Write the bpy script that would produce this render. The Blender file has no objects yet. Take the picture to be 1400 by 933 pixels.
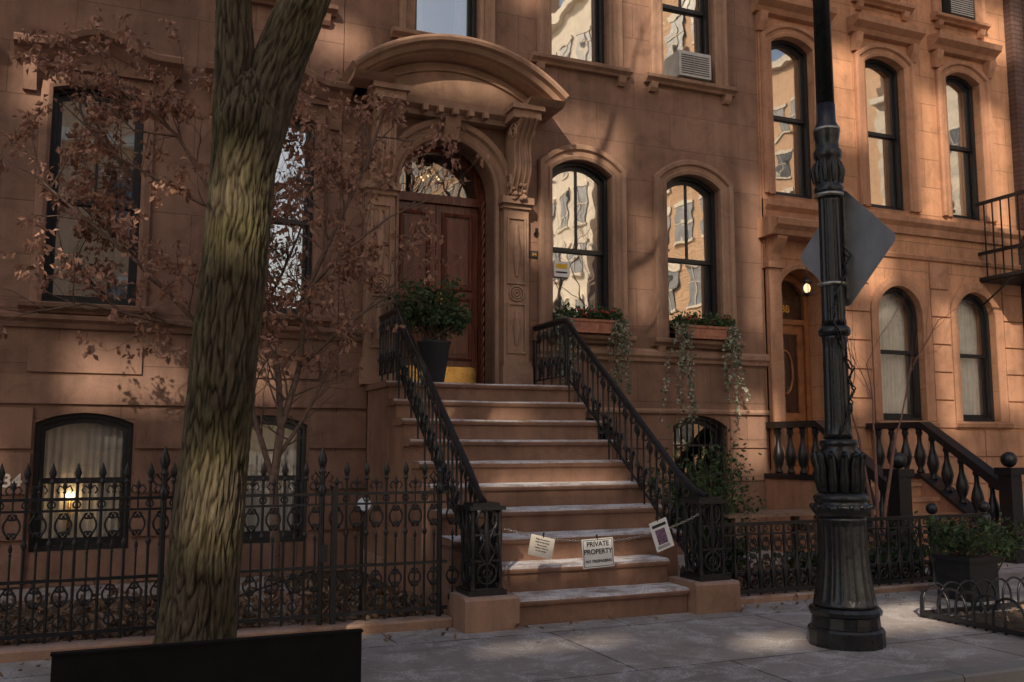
import bpy, math, random
from mathutils import Vector, Matrix, noise
from mathutils.geometry import tessellate_polygon
random.seed(7)
scene=bpy.context.scene
R=random.random
def U(a,b): return a+(b-a)*R()

# ---------------------------------------------------------------- materials
class NT:
    def __init__(s,name):
        s.m=bpy.data.materials.new(name); s.m.use_nodes=True
        s.t=s.m.node_tree; s.n=s.t.nodes; s.l=s.t.links
        s.b=s.n.get('Principled BSDF'); s.out=s.n.get('Material Output')
    def new(s,ty,**kw):
        n=s.n.new(ty)
        for k,v in kw.items(): setattr(n,k,v)
        return n
    def link(s,a,b): s.l.new(a,b)
    def coords(s,scale=(1,1,1),swz=False):
        tc=s.new('ShaderNodeTexCoord'); src=tc.outputs['Object']
        if swz:
            sp=s.new('ShaderNodeSeparateXYZ'); cb=s.new('ShaderNodeCombineXYZ')
            s.link(src,sp.inputs[0]); s.link(sp.outputs[0],cb.inputs[0]); s.link(sp.outputs[2],cb.inputs[1]); s.link(sp.outputs[1],cb.inputs[2]); src=cb.outputs[0]
        mp=s.new('ShaderNodeMapping'); mp.inputs['Scale'].default_value=scale
        s.link(src,mp.inputs[0]); return mp.outputs[0]
    def noise(s,vec,scale,detail=4,rough=.55,dist=0):
        n=s.new('ShaderNodeTexNoise'); n.inputs['Scale'].default_value=scale; n.inputs['Detail'].default_value=detail
        n.inputs['Roughness'].default_value=rough; n.inputs['Distortion'].default_value=dist
        s.link(vec,n.inputs['Vector']); return n.outputs['Fac']
    def ramp(s,fac,stops):
        r=s.new('ShaderNodeValToRGB'); el=r.color_ramp.elements
        while len(el)<len(stops): el.new(.5)
        for e,(p,c) in zip(el,stops):
            e.position=p; e.color=(c[0],c[1],c[2],1) if isinstance(c,(tuple,list)) else (c,c,c,1)
        s.link(fac,r.inputs[0]); return r.outputs[0]
    def mix(s,fac,a,b,bt='MIX'):
        m=s.new('ShaderNodeMix',data_type='RGBA',blend_type=bt)
        for i,x in ((0,fac),(6,a),(7,b)):
            if isinstance(x,(int,float)): m.inputs[i].default_value=x
            elif isinstance(x,tuple): m.inputs[i].default_value=(x[0],x[1],x[2],1)
            else: s.link(x,m.inputs[i])
        return m.outputs[2]
    def math(s,op,a,b=0.0):
        m=s.new('ShaderNodeMath',operation=op)
        for i,x in enumerate((a,b)):
            if isinstance(x,(int,float)): m.inputs[i].default_value=x
            else: s.link(x,m.inputs[i])
        return m.outputs[0]
    def bump(s,h,strength=.3,dist=.01,base=None):
        b=s.new('ShaderNodeBump'); b.inputs['Strength'].default_value=strength; b.inputs['Distance'].default_value=dist
        s.link(h,b.inputs['Height'])
        if base is not None: s.link(base,b.inputs['Normal'])
        return b.outputs[0]
    def upmask(s,lo=.75,hi=.9):
        g=s.new('ShaderNodeNewGeometry'); sp=s.new('ShaderNodeSeparateXYZ'); s.link(g.outputs['Normal'],sp.inputs[0])
        m=s.new('ShaderNodeMapRange'); m.inputs[1].default_value=lo; m.inputs[2].default_value=hi
        s.link(sp.outputs[2],m.inputs[0]); return m.outputs[0]

def stone(name,c,brick=None,var=.35,rough=.85,bump=.5,snow=0.0,bevel=.006,streak=True):
    t=NT(name); v=t.coords()
    dark=tuple(x*(1-var) for x in c); light=tuple(min(1,x*(1+var*.7)) for x in c)
    n1=t.noise(v,1.1,6,.6,.4)
    col=t.ramp(n1,[(.28,dark),(.5,c),(.75,light)])
    n2=t.noise(v,55,4,.7)
    col=t.mix(.4,col,t.ramp(n2,[(.3,.42),(.7,.62)]),'OVERLAY')
    if streak:
        vs=t.coords((5,5,.35)); n3=t.noise(vs,1.3,5,.6)
        col=t.mix(.5,col,t.ramp(n3,[(.35,.6),(.6,1.0)]),'MULTIPLY')
        n6=t.noise(v,3.4,7,.72,.8)
        col=t.mix(.5,col,t.ramp(n6,[(.36,.58),(.52,1.0)]),'MULTIPLY')
    h=t.math('MULTIPLY',n2,.35)
    if brick:
        bw,bh,mo,dk=brick
        vb=t.coords(swz=True)
        br=t.new('ShaderNodeTexBrick'); br.offset=.5
        br.inputs['Scale'].default_value=1; br.inputs['Brick Width'].default_value=bw; br.inputs['Row Height'].default_value=bh
        br.inputs['Mortar Size'].default_value=mo; br.inputs['Mortar Smooth'].default_value=.4
        br.inputs['Color1'].default_value=(.88,.88,.88,1); br.inputs['Color2'].default_value=(1.0,1.0,1.0,1); br.inputs['Mortar'].default_value=(dk,dk,dk,1)
        t.link(vb,br.inputs['Vector'])
        col=t.mix(1.0,col,br.outputs['Color'],'MULTIPLY')
        h=t.math('SUBTRACT',h,t.math('MULTIPLY',br.outputs['Fac'],1.0))
    if snow>0:
        n4=t.noise(t.coords((1,1.6,1)),4.5,6,.75); 
        m=t.math('MULTIPLY',t.ramp(n4,[(.42-snow*.1,0),(.54,1)]),t.upmask(.6,.85))
        n5=t.noise(v,90,3,.7); m=t.math('MULTIPLY',m,t.ramp(n5,[(.36,.4),(.5,1)]))
        col=t.mix(t.math('MULTIPLY',m,min(1,snow)),col,(.88,.86,.85))
    t.link(col,t.b.inputs['Base Color']); t.b.inputs['Roughness'].default_value=rough
    t.b.inputs['Specular IOR Level'].default_value=.3
    base=None
    if bevel:
        bv=t.new('ShaderNodeBevel',samples=3); bv.inputs['Radius'].default_value=bevel; base=bv.outputs[0]
    t.link(t.bump(h,bump,.012,base),t.b.inputs['Normal']); return t.m

def simple(name,c,rough=.5,metal=0,nscale=20,var=.25,bump=.15,spec=.5,emit=None,trans=0):
    t=NT(name); v=t.coords(); n=t.noise(v,nscale,4,.6)
    col=t.ramp(n,[(.3,tuple(x*(1-var) for x in c)),(.7,tuple(min(1,x*(1+var)) for x in c))])
    t.link(col,t.b.inputs['Base Color']); t.b.inputs['Metallic'].default_value=metal
    t.link(t.math('ADD',t.math('MULTIPLY',n,.2),rough-.1),t.b.inputs['Roughness'])
    t.b.inputs['Specular IOR Level'].default_value=spec
    if bump: t.link(t.bump(n,bump,.005),t.b.inputs['Normal'])
    if emit: 
        t.b.inputs['Emission Color'].default_value=(*emit[0],1); t.b.inputs['Emission Strength'].default_value=emit[1]
    return t.m

def leafmat(name,c1,c2,tr=.25):
    t=NT(name); v=t.coords(); n=t.noise(v,9,3,.6)
    g=t.new('ShaderNodeNewGeometry')
    f=t.math('ADD',t.math('MULTIPLY',g.outputs['Random Per Island'],.7),t.math('MULTIPLY',n,.3))
    col=t.ramp(f,[(.1,c1),(.85,c2)])
    t.link(col,t.b.inputs['Base Color']); t.b.inputs['Roughness'].default_value=.55
    tl=t.new('ShaderNodeBsdfTranslucent'); t.link(col,tl.inputs[0])
    mx=t.new('ShaderNodeMixShader'); mx.inputs[0].default_value=tr
    t.link(t.b.outputs[0],mx.inputs[1]); t.link(tl.outputs[0],mx.inputs[2]); t.link(mx.outputs[0],t.out.inputs[0]); return t.m

def glassmat(name,refl=.5,tint=(.95,.95,.95)):
    t=NT(name); v=t.coords(swz=True); n=t.noise(v,1.5,2,.5)
    bp=t.bump(n,.14,.02)
    gl=t.new('ShaderNodeBsdfGlossy'); gl.inputs['Roughness'].default_value=.012; gl.inputs['Color'].default_value=(1,.97,.92,1)
    t.link(bp,gl.inputs['Normal'])
    tr=t.new('ShaderNodeBsdfTransparent'); tr.inputs[0].default_value=(*tint,1)
    fr=t.new('ShaderNodeFresnel'); fr.inputs[0].default_value=1.5
    f=t.math('ADD',t.math('MULTIPLY',fr.outputs[0],.6),refl)
    mx=t.new('ShaderNodeMixShader'); t.link(f,mx.inputs[0]); t.link(tr.outputs[0],mx.inputs[1]); t.link(gl.outputs[0],mx.inputs[2])
    t.link(mx.outputs[0],t.out.inputs[0]); return t.m

BROWN=(.285,.163,.112)
M={}
M['brown']=stone('brownstone_wall',BROWN,(1.05,.46,.005,.6),var=.32)
M['brown_l']=stone('brownstone_wall_left',(.265,.153,.110),(1.15,.52,.005,.58),var=.34)
M['trim']=stone('brownstone_trim',(.385,.235,.16),var=.28)
M['step']=stone('brownstone_step',(.29,.162,.108),var=.3,snow=1.0)
M['plinth']=stone('brownstone_plinth',(.37,.222,.152),var=.3,snow=.2)
M['orange']=stone('orange_stone_wall',(.54,.275,.155),(.85,.42,.006,.58),var=.28)
M['orange_t']=stone('orange_stone_trim',(.46,.24,.145),var=.28)
M['darkbrick']=stone('dark_brick_wall',(.14,.08,.065),(.22,.075,.008,.5),var=.3)
M['tan']=stone('opposite_brick',(.70,.45,.28),(.24,.08,.008,.75),var=.15,bevel=0,streak=False)
M['cream']=stone('cream_stone',(.80,.72,.60),(1.2,.6,.01,.8),var=.15,bevel=0,streak=False)
M['frame']=simple('black_sash_paint',(.02,.02,.022),.35,var=.3)
M['farglass']=simple('distant_window_panes',(.12,.14,.17),.15,0,3,.5,0)
M['iron']=simple('black_wrought_iron',(.014,.014,.016),.34,0,35,.4,.4)
M['lampiron']=simple('black_lamp_post_paint',(.014,.014,.015),.30,0,25,.4,.5)
M['brass']=simple('brass',(.62,.38,.12),.28,1,12,.2)
M['glass']=glassmat('window_glass',.58)
M['glass_d']=glassmat('window_glass_dim',.26)
M['glass_b']=glassmat('window_glass_basement',.14)
M['interior']=simple('dark_interior',(.03,.026,.022),.9)
M['curtain']=simple('white_curtain',(.84,.80,.72),.9,0,6,.12,.1,.1)
M['terracotta']=simple('terracotta',(.40,.165,.10),.75,0,15,.3,.4)
M['green']=leafmat('green_leaves',(.022,.045,.016),(.085,.14,.042))
M['ivy']=leafmat('variegated_ivy',(.07,.11,.05),(.50,.50,.38))
M['red']=simple('red_berries',(.5,.02,.02),.4)
M['brownleaf']=leafmat('dried_leaves',(.20,.095,.06),(.55,.31,.21),.35)
M['litter']=leafmat('leaf_litter',(.09,.05,.03),(.34,.21,.125),.1)
M['twig']=simple('twig_bark',(.17,.115,.09),.85,0,30,.35,.6,.2)
M['white']=simple('white_sign_paint',(.84,.83,.80),.5,0,8,.06,.03)
M['paper']=simple('paper',(.74,.68,.58),.8,0,8,.1,.03)
M['black']=simple('black_print',(.015,.015,.015),.6,0,8,.1,0)
M['yellow']=simple('yellow_print',(.8,.5,.04),.6,0,8,.1,0)
M['purple']=simple('photo_print',(.18,.1,.16),.6,0,60,.8,0)
M['alu']=simple('sign_back_aluminium',(.29,.29,.30),.6,.4,5,.2,.1)
M['steel']=simple('galvanised_steel',(.42,.4,.36),.4,.9,30,.25)
M['acplastic']=simple('ac_plastic',(.50,.48,.45),.6,0,8,.15,.05)
M['soil']=simple('soil',(.08,.06,.045),.95,0,14,.6,1,.1)
M['granite']=stone('kerb_granite',(.27,.25,.23),var=.3,streak=False,bevel=.01)
M['bulb']=simple('lit_bulb',(1,.8,.5),.4,emit=((1,.68,.34),7.0))
M['bulb2']=simple('lantern_glass',(.9,.7,.4),.3,emit=((1,.7,.35),1.6))
M['blackpanel']=simple('black_painted_panel',(.007,.007,.007),.6,0,12,.4,.15,.2)
M['blackpot']=simple('black_planter',(.02,.02,.022),.5)
M['benchwood']=simple('weathered_wood',(.24,.15,.1),.75,0,18,.4,.5)

def woodmat():
    t=NT('mahogany_door'); v=t.coords((14,14,1.2)); n=t.noise(v,1.6,6,.6,1.2)
    t.link(t.ramp(n,[(.3,(.075,.022,.013)),(.7,(.23,.075,.04))]),t.b.inputs['Base Color'])
    t.b.inputs['Roughness'].default_value=.25; t.b.inputs['Specular IOR Level'].default_value=.4
    t.link(t.bump(n,.12,.004),t.b.inputs['Normal']); return t.m
M['wood']=woodmat()
def barkmat():
    t=NT('mossy_bark'); v=t.coords((1,1,.2)); n=t.noise(v,42,6,.72,.5); v2=t.coords(); n2=t.noise(v2,2.2,5,.6)
    at=t.new('ShaderNodeAttribute'); at.attribute_name='ridge'
    a=t.ramp(at.outputs['Fac'],[(.12,(.010,.008,.006)),(.42,(.072,.054,.037)),(.9,(.165,.13,.09))])
    g=t.ramp(at.outputs['Fac'],[(.12,(.012,.010,.006)),(.42,(.070,.060,.026)),(.9,(.15,.13,.056))])
    col=t.mix(t.ramp(n2,[(.42,.1),(.66,.8)]),a,g)
    col=t.mix(.9,col,t.ramp(n,[(.3,.4),(.65,1.15)]),'MULTIPLY')
    t.link(col,t.b.inputs['Base Color']); t.b.inputs['Roughness'].default_value=.95; t.b.inputs['Specular IOR Level'].default_value=.12
    t.link(t.bump(n,1.0,.014),t.b.inputs['Normal']); return t.m
M['bark']=barkmat()
def sidewalkmat():
    t=NT('sidewalk_concrete'); v=t.coords(); 
    br=t.new('ShaderNodeTexBrick'); br.offset=.37
    for k,x in (('Scale',1),('Brick Width',1.75),('Row Height',1.22),('Mortar Size',.010),('Mortar Smooth',.3)): br.inputs[k].default_value=x
    br.inputs['Color1'].default_value=(.76,.76,.76,1); br.inputs['Color2'].default_value=(1,1,1,1); br.inputs['Mortar'].default_value=(.3,.3,.3,1)
    t.link(v,br.inputs['Vector'])
    n1=t.noise(v,1.4,7,.68,.3); n2=t.noise(v,70,4,.7); n3=t.noise(v,3.5,8,.78,.6)
    col=t.ramp(n1,[(.3,(.27,.225,.205)),(.5,(.38,.33,.30)),(.72,(.49,.435,.40))])
    col=t.mix(1,col,br.outputs['Color'],'MULTIPLY')
    col=t.mix(.55,col,t.ramp(n2,[(.3,.34),(.7,.66)]),'OVERLAY')
    sm=t.math('MULTIPLY',t.ramp(n3,[(.49,0),(.60,1)]),t.ramp(n2,[(.42,.1),(.58,.9)]))
    col=t.mix(t.math('MULTIPLY',sm,.65),col,(.78,.75,.74))
    t.link(col,t.b.inputs['Base Color']); t.b.inputs['Roughness'].default_value=.85; t.b.inputs['Specular IOR Level'].default_value=.25
    h=t.math('SUBTRACT',t.math('ADD',t.math('MULTIPLY',n2,.5),t.math('MULTIPLY',n3,.5)),br.outputs['Fac'])
    t.link(t.bump(h,.6,.014),t.b.inputs['Normal']); return t.m
M['sidewalk']=sidewalkmat()
M['asphalt']=stone('asphalt',(.07,.066,.064),var=.3,streak=False,bevel=0,bump=.8)
M['ground']=stone('ground_paving',(.30,.26,.22),var=.3,streak=False,bevel=0)

# ---------------------------------------------------------------- mesh builder
class MB:
    def __init__(s): s.v=[];s.f=[];s.mi=[];s.sm=[]
    def add(s,vs,fs,m=0,sm=False):
        o=len(s.v); s.v.extend([tuple(x) for x in vs])
        for f in fs: s.f.append(tuple(i+o for i in f)); s.mi.append(m); s.sm.append(sm)
        return o
    def box(s,x0,x1,y0,y1,z0,z1,m=0,mat=None):
        vs=[(x,y,z) for x in(x0,x1) for y in(y0,y1) for z in(z0,z1)]
        if mat is not None: vs=[mat@Vector(v) for v in vs]
        s.add(vs,[(0,1,3,2),(4,6,7,5),(0,4,5,1),(2,3,7,6),(0,2,6,4),(1,5,7,3)],m)
    def tube(s,pts,r,n=6,m=0,closed=False,sm=True):
        pts=[Vector(p) for p in pts]; k=len(pts)
        if k<2: return
        rs=r if isinstance(r,(list,tuple)) else [r]*k
        vs=[]; prev=None
        for i,p in enumerate(pts):
            if closed: d=pts[(i+1)%k]-pts[i-1]
            else: d=pts[min(i+1,k-1)]-pts[max(i-1,0)]
            if d.length<1e-9: d=Vector((0,0,1))
            d.normalize()
            if prev is None:
                a=Vector((0,0,1)) if abs(d.z)<.9 else Vector((1,0,0)); prev=(a-d*a.dot(d)).normalized()
            else:
                q=prev-d*prev.dot(d)
                prev=q.normalized() if q.length>1e-6 else prev
            b=d.cross(prev)
            for j in range(n):
                an=2*math.pi*j/n; vs.append(p+(prev*math.cos(an)+b*math.sin(an))*rs[i])
        fs=[]
        for i in range(k if closed else k-1):
            i2=(i+1)%k
            for j in range(n):
                j2=(j+1)%n; fs.append((i*n+j,i*n+j2,i2*n+j2,i2*n+j))
        s.add(vs,fs,m,sm)
        if not closed:
            s.add(vs[:n],[tuple(range(n-1,-1,-1))],m); s.add(vs[-n:],[tuple(range(n))],m)
    def lathe(s,cx,cy,prof,n=24,m=0,flute=None,sm=True,mat=None):
        vs=[]
        for (z,r) in prof:
            for j in range(n):
                a=2*math.pi*j/n; rr=r
                if flute:
                    nf,amp,z0,z1=flute
                    if z0<=z<=z1: rr=r-amp*abs(math.sin(a*nf/2))**.6*1.0
                v=Vector((cx+rr*math.cos(a),cy+rr*math.sin(a),z))
                vs.append(mat@v if mat is not None else v)
        fs=[]
        for i in range(len(prof)-1):
            for j in range(n):
                j2=(j+1)%n; fs.append((i*n+j,i*n+j2,(i+1)*n+j2,(i+1)*n+j))
        fs.append(tuple(range(n-1,-1,-1))); fs.append(tuple((len(prof)-1)*n+j for j in range(n)))
        s.add(vs,fs,m,sm)
    def plate(s,loops,y0,depth,m=0):
        L=[[Vector((x,z,0)) for x,z in lp] for lp in loops]
        tris=tessellate_polygon(L); flat=[p for lp in L for p in lp]; N=len(flat)
        vs=[(p.x,y0,p.y) for p in flat]+[(p.x,y0+depth,p.y) for p in flat]
        fs=[]
        for t in tris:
            a,b,c=[flat[i] for i in t]; cr=(b-a).cross(c-a).z
            if abs(cr)<1e-12: continue
            t2=t if cr>0 else (t[0],t[2],t[1])
            fs.append(tuple(t2)); fs.append((t2[0]+N,t2[2]+N,t2[1]+N))
        s.add(vs,fs,m)
        o=0
        for lp in L:
            k=len(lp)
            s.add(vs[o:o+k]+vs[N+o:N+o+k],[(i,(i+1)%k,k+(i+1)%k,k+i) for i in range(k)],m); o+=k
    def sweep(s,path,prof,y,m=0,closed=False,sm=False):
        P=[Vector(p) for p in path]; k=len(P); vs=[]
        for i,p in enumerate(P):
            if closed: d1=(p-P[i-1]); d2=(P[(i+1)%k]-p)
            else:
                d1=(p-P[i-1]) if i>0 else (P[1]-P[0]); d2=(P[i+1]-p) if i<k-1 else (P[-1]-P[-2])
            d1.normalize(); d2.normalize()
            n1=Vector((-d1.y,d1.x)); n2=Vector((-d2.y,d2.x)); nn=(n1+n2); nn.normalize(); c=max(.4,nn.dot(n1))
            for a,b in prof: q=p+nn*(a/c); vs.append((q.x,y-b,q.y))
        w=len(prof); fs=[]
        for i in range(k if closed else k-1):
            i2=(i+1)%k
            for j in range(w):
                j2=(j+1)%w; fs.append((i*w+j,i*w+j2,i2*w+j2,i2*w+j))
        if not closed: fs.append(tuple(range(w))); fs.append(tuple((k-1)*w+j for j in range(w-1,-1,-1)))
        s.add(vs,fs,m,sm)
    def extr(s,poly,x0,x1,m=0):
        k=len(poly); vs=[(x0,y,z) for y,z in poly]+[(x1,y,z) for y,z in poly]
        fs=[(i,(i+1)%k,k+(i+1)%k,k+i) for i in range(k)]+[tuple(range(k)),tuple(range(2*k-1,k-1,-1))]
        s.add(vs,fs,m)
    def ball(s,c,r,m=0,n=10,sz=1):
        prof=[(c[2]+r*sz*math.sin(t),max(.0005,r*math.cos(t))) for t in [(-.5+i/n)*math.pi for i in range(n+1)]]
        s.lathe(c[0],c[1],prof,n+4,m)
    def leaf(s,p,size,m=0,droop=.3,asp=.55):
        d=Vector((U(-1,1),U(-1,1),U(-1,1)-droop)).normalized(); a=Vector((U(-1,1),U(-1,1),U(-1,1)))
        n=d.cross(a); 
        if n.length<1e-3: return
        n.normalize(); w=d.cross(n)
        l=size*U(.7,1.3); ww=l*asp*.5
        p=Vector(p)
        s.add([p,p+d*l*.5+n*ww+w*ww*.5,p+d*l,p+d*l*.5-n*ww+w*ww*.5],[(0,1,2),(0,2,3)],m)
    def obj(s,name,mats,parent=None,recalc=True,attr=None):
        me=bpy.data.meshes.new(name); me.from_pydata(s.v,[],s.f)
        me.polygons.foreach_set('material_index',s.mi); me.polygons.foreach_set('use_smooth',s.sm)
        for m in mats: me.materials.append(m)
        if attr:
            a=me.attributes.new(attr[0],'FLOAT','POINT'); a.data.foreach_set('value',attr[1])
        me.update()
        o=bpy.data.objects.new(name,me); scene.collection.objects.link(o)
        if parent: o.parent=parent
        return o
def empty(name,loc=(0,0,0)):
    e=bpy.data.objects.new(name,None); scene.collection.objects.link(e); e.location=loc; e.empty_display_size=.2; return e
def text(s,size,loc,rot,mat,parent,name='lettering',align='CENTER',ext=.001):
    c=bpy.data.curves.new(name,'FONT'); c.body=s; c.size=size; c.align_x=align; c.align_y='CENTER'; c.extrude=ext; c.offset=size*.022
    c.materials.append(mat); o=bpy.data.objects.new(name,c); scene.collection.objects.link(o)
    o.location=loc; o.rotation_euler=rot; o.parent=parent; return o

def archtop(x,xc,hw,zs,rise):
    if rise<=0: return zs
    Rr=(hw*hw+rise*rise)/(2*rise); return zs+rise-Rr+math.sqrt(max(0,Rr*Rr-(x-xc)**2))
def arch(x0,x1,z0,zs,rise,n=16):
    xc=(x0+x1)/2; hw=(x1-x0)/2
    pts=[(x0,z0),(x0,zs)]
    if rise>0:
        Rr=(hw*hw+rise*rise)/(2*rise); a=math.asin(min(1,hw/Rr))
        if rise>hw*.999: a=math.pi/2
        cz=zs+rise-Rr
        for i in range(1,n): 
            t=-a+2*a*i/n; pts.append((xc+Rr*math.sin(t),cz+Rr*math.cos(t)))
    pts+=[(x1,zs),(x1,z0)]
    return pts
def pane(xa,xb,z0,xc,hw,zs,rise,n=8):
    return [(xa,z0)]+[(xa+(xb-xa)*i/n,archtop(xa+(xb-xa)*i/n,xc,hw,zs,rise)) for i in range(n+1)]+[(xb,z0)]

FY=9.8
ARCHI=[(-.004,-.02),(-.004,.035),(.035,.05),(.05,.03),(.10,.035),(.115,.07),(.165,.08),(.18,.05),(.18,-.02)]
def window(parent,xc,w,z0,zt,rise,zm=None,two=True,inter='curtain',glass='glass',y=FY):
    x0,x1=xc-w/2,xc+w/2; zs=zt-rise; hw=w/2
    if zm is None: zm=(z0+zt)/2
    mb=MB()
    mb.plate([arch(x0+.001,x1-.001,z0,zs-.001,rise),list(reversed(arch(x0+.045,x1-.045,z0+.05,zs-.03,max(rise-.012,0))))],y+.10,.06,0)
    fr=.085; up=[]
    a,b=x0+fr,x1-fr
    hz=zs-.075
    hw2=hw-fr
    rr=max(rise-.02,0)
    if two:
        up=[pane(a,xc-.014,zm+.03,xc,hw2,hz,rr),pane(xc+.014,b,zm+.03,xc,hw2,hz,rr)]
    else: up=[pane(a,b,zm+.03,xc,hw2,hz,rr)]
    loops=[arch(x0+.03,x1-.03,zm-.02,zs-.02,rise)]+up
    mb.plate(loops,y+.15,.03,0)
    mb.plate([[(x0+.03,z0+.02),(x0+.03,zm+.02),(x1-.03,zm+.02),(x1-.03,z0+.02)],[(a,z0+.11),(a,zm-.025),(b,zm-.025),(b,z0+.11)]],y+.185,.03,0)
    mb.obj('sash_frame',[M['frame']],parent)
    g=MB()
    t=U(-.004,.004)
    g.add([(x0+.02,y+.165+t,zm),(x1-.02,y+.165-t,zm),(x1-.02,y+.165-t,zt),(x0+.02,y+.165+t,zt)],[(0,1,2,3)])
    t=U(-.004,.004)
    g.add([(x0+.02,y+.20+t,z0+.03),(x1-.02,y+.20-t,z0+.03),(x1-.02,y+.20-t,zm),(x0+.02,y+.20+t,zm)],[(0,1,2,3)])
    g.obj('window_glass',[M[glass]],parent)
    c=MB()
    def curt(xa,xb,za,zb,yy,amp=.02,pinch=0):
        n=max(8,int((xb-xa)*70)); vs=[]
        for k in range(6):
            zz=za+(zb-za)*k/5
            for i in range(n+1):
                u=i/n; f=1-pinch*math.sin(math.pi*(1-k/5)*.8)
                xx=xa+(xb-xa)*u*f if xa<xc else xb-(xb-xa)*(1-u)*f
                vs.append((xx,yy+amp*math.sin(u*(xb-xa)*95+math.sin(k)*.6)+amp*.5*math.sin(u*37),zz))
        c.add(vs,[(k*(n+1)+i,k*(n+1)+i+1,(k+1)*(n+1)+i+1,(k+1)*(n+1)+i) for k in range(5) for i in range(n)],0,True)
    if inter=='curtain':
        curt(x0-.1,x0+w*.36,z0,zt,y+.30,.02,.3); curt(x1-w*.4,x1+.1,z0,zt,y+.30,.02,.3)
    elif inter=='shade':
        curt(x0-.08,x1+.08,z0-.02,zt+.05,y+.27,.004)
    elif inter=='drape':
        curt(x0-.08,x1+.08,z0-.02,zt+.05,y+.30,.016)
    elif inter=='halfshade':
        curt(x0-.08,x1+.08,zm-.1,zt+.05,y+.27,.004); curt(x0-.08,x1+.08,z0,zm,y+.36,.02)
    if c.v: c.obj('curtain',[M['curtain']],parent)
def sill(mb,x0,x1,z,y=FY,m=0,br=True):
    mb.extr([(y+.05,z-.10),(y-.06,z-.10),(y-.08,z-.075),(y-.13,z-.05),(y-.14,z-.012),(y-.12,z),(y+.05,z+.012)],x0,x1,m)
    if br:
        for xx in (x0+.07,x1-.17): mb.extr([(y+.02,z-.21),(y-.04,z-.21),(y-.075,z-.17),(y-.10,z-.102),(y+.02,z-.102)],xx,xx+.10,m)
def body(parent,x0,x1,z1,mat):
    mb=MB(); mb.box(x0+.01,x1-.01,FY+1.0,FY+9,0,z1-.02,0); mb.obj('rooms',[M['interior']],parent)
    mb=MB(); mb.box(x0+.01,x0+.2,FY+.3,FY+1.0,0,z1,0); mb.box(x1-.2,x1-.01,FY+.3,FY+1.0,0,z1,0); mb.box(x0+.003,x1-.003,FY+.3,FY+9.2,z1,z1+.2,0)
    mb.box(x0+.004,x0+.009,FY+1.0,FY+9,0,z1-.02); mb.box(x1-.009,x1-.004,FY+1,FY+9,0,z1-.02)
    mb.obj('party_walls_and_roof',[mat],parent)

# ================================================================ MAIN HOUSE
HT=9.3
mh=empty('brownstone_house')
DX=3.32
wins=[(5.03,.82,2.62,4.76,.16,3.66,'curtain'),(6.62,.82,2.62,4.76,.16,3.66,'curtain')]
up=[(3.30,.80,5.98,8.1,.0,7.05,'curtain'),(5.02,.80,5.98,8.1,0,7.05,'shade'),(6.60,.80,5.98,8.1,0,7.05,'curtain')]
base=[(5.03,.78,.35,1.64,.12),(6.66,.80,.2,1.68,.14)]
loops=[[(2.103,0),(2.103,HT),(7.677,HT),(7.677,0)]]
loops.append(arch(DX-.58,DX+.58,1.95,4.22,.58,24))
for (xc,w,a,b,r,zm,k) in wins+up: loops.append(arch(xc-w/2,xc+w/2,a,b-r,r))
for (xc,w,a,b,r) in base: loops.append(arch(xc-w/2,xc+w/2,a,b-r,r))
mb=MB(); mb.plate(loops,FY,.3); mb.obj('front_wall',[M['brown']],mh)
body(mh,2.103,7.677,HT,M['brown'])
tr=MB()
for (xc,w,a,b,r,zm,k) in wins:
    window(mh,xc,w,a,b,r,zm,True,k,'glass')
    tr.sweep(arch(xc-w/2,xc+w/2,a,b-r,r,20),ARCHI,FY)
    sill(tr,xc-.66,xc+.66,2.62)
for (xc,w,a,b,r,zm,k) in up:
    window(mh,xc,w,a,b,r,zm,True,k,'glass')
    tr.sweep(arch(xc-w/2,xc+w/2,a,b,0),ARCHI,FY)
    sill(tr,xc-.68,xc+.68,5.98)
    tr.extr([(FY,b+.2),(FY-.1,b+.22),(FY-.22,b+.34),(FY-.22,b+.4),(FY,b+.42)],xc-.7,xc+.7)
for (xc,w,a,b,r) in base: window(mh,xc,w,a,b,r,None,False,'none','glass_b')
tr.extr([(FY+.01,2.33),(FY-.03,2.33),(FY-.04,2.37),(FY-.07,2.40),(FY-.075,2.45),(FY-.03,2.485),(FY+.01,2.485)],4.42,7.70)
tr.extr([(FY+.01,1.70),(FY-.035,1.70),(FY-.045,1.73),(FY-.035,1.76),(FY+.01,1.76)],4.5,7.70)
tr.extr([(FY,HT-.5),(FY-.1,HT-.45),(FY-.3,HT-.2),(FY-.45,HT-.1),(FY-.45,HT),(FY,HT+.02)],2.11,7.67)
z=0.05
for k in range(4):
    for (a,b) in ((4.49,4.60),(5.47,6.22),(7.10,7.66)): tr.box(a,b,FY-.022,FY+.01,z,z+.385,1)
    z+=.41
tr.sweep(arch(DX-.58,DX+.58,1.96,4.22,.58,28),[(-.004,-.02),(-.004,.03),(.03,.055),(.05,.03),(.12,.04),(.14,.09),(.20,.10),(.22,.06),(.22,-.02)],FY)
tr.extr([(FY,4.76),(FY-.12,4.76),(FY-.17,4.9),(FY-.19,5.0),(FY,5.0)],DX-.09,DX+.09)
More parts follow.
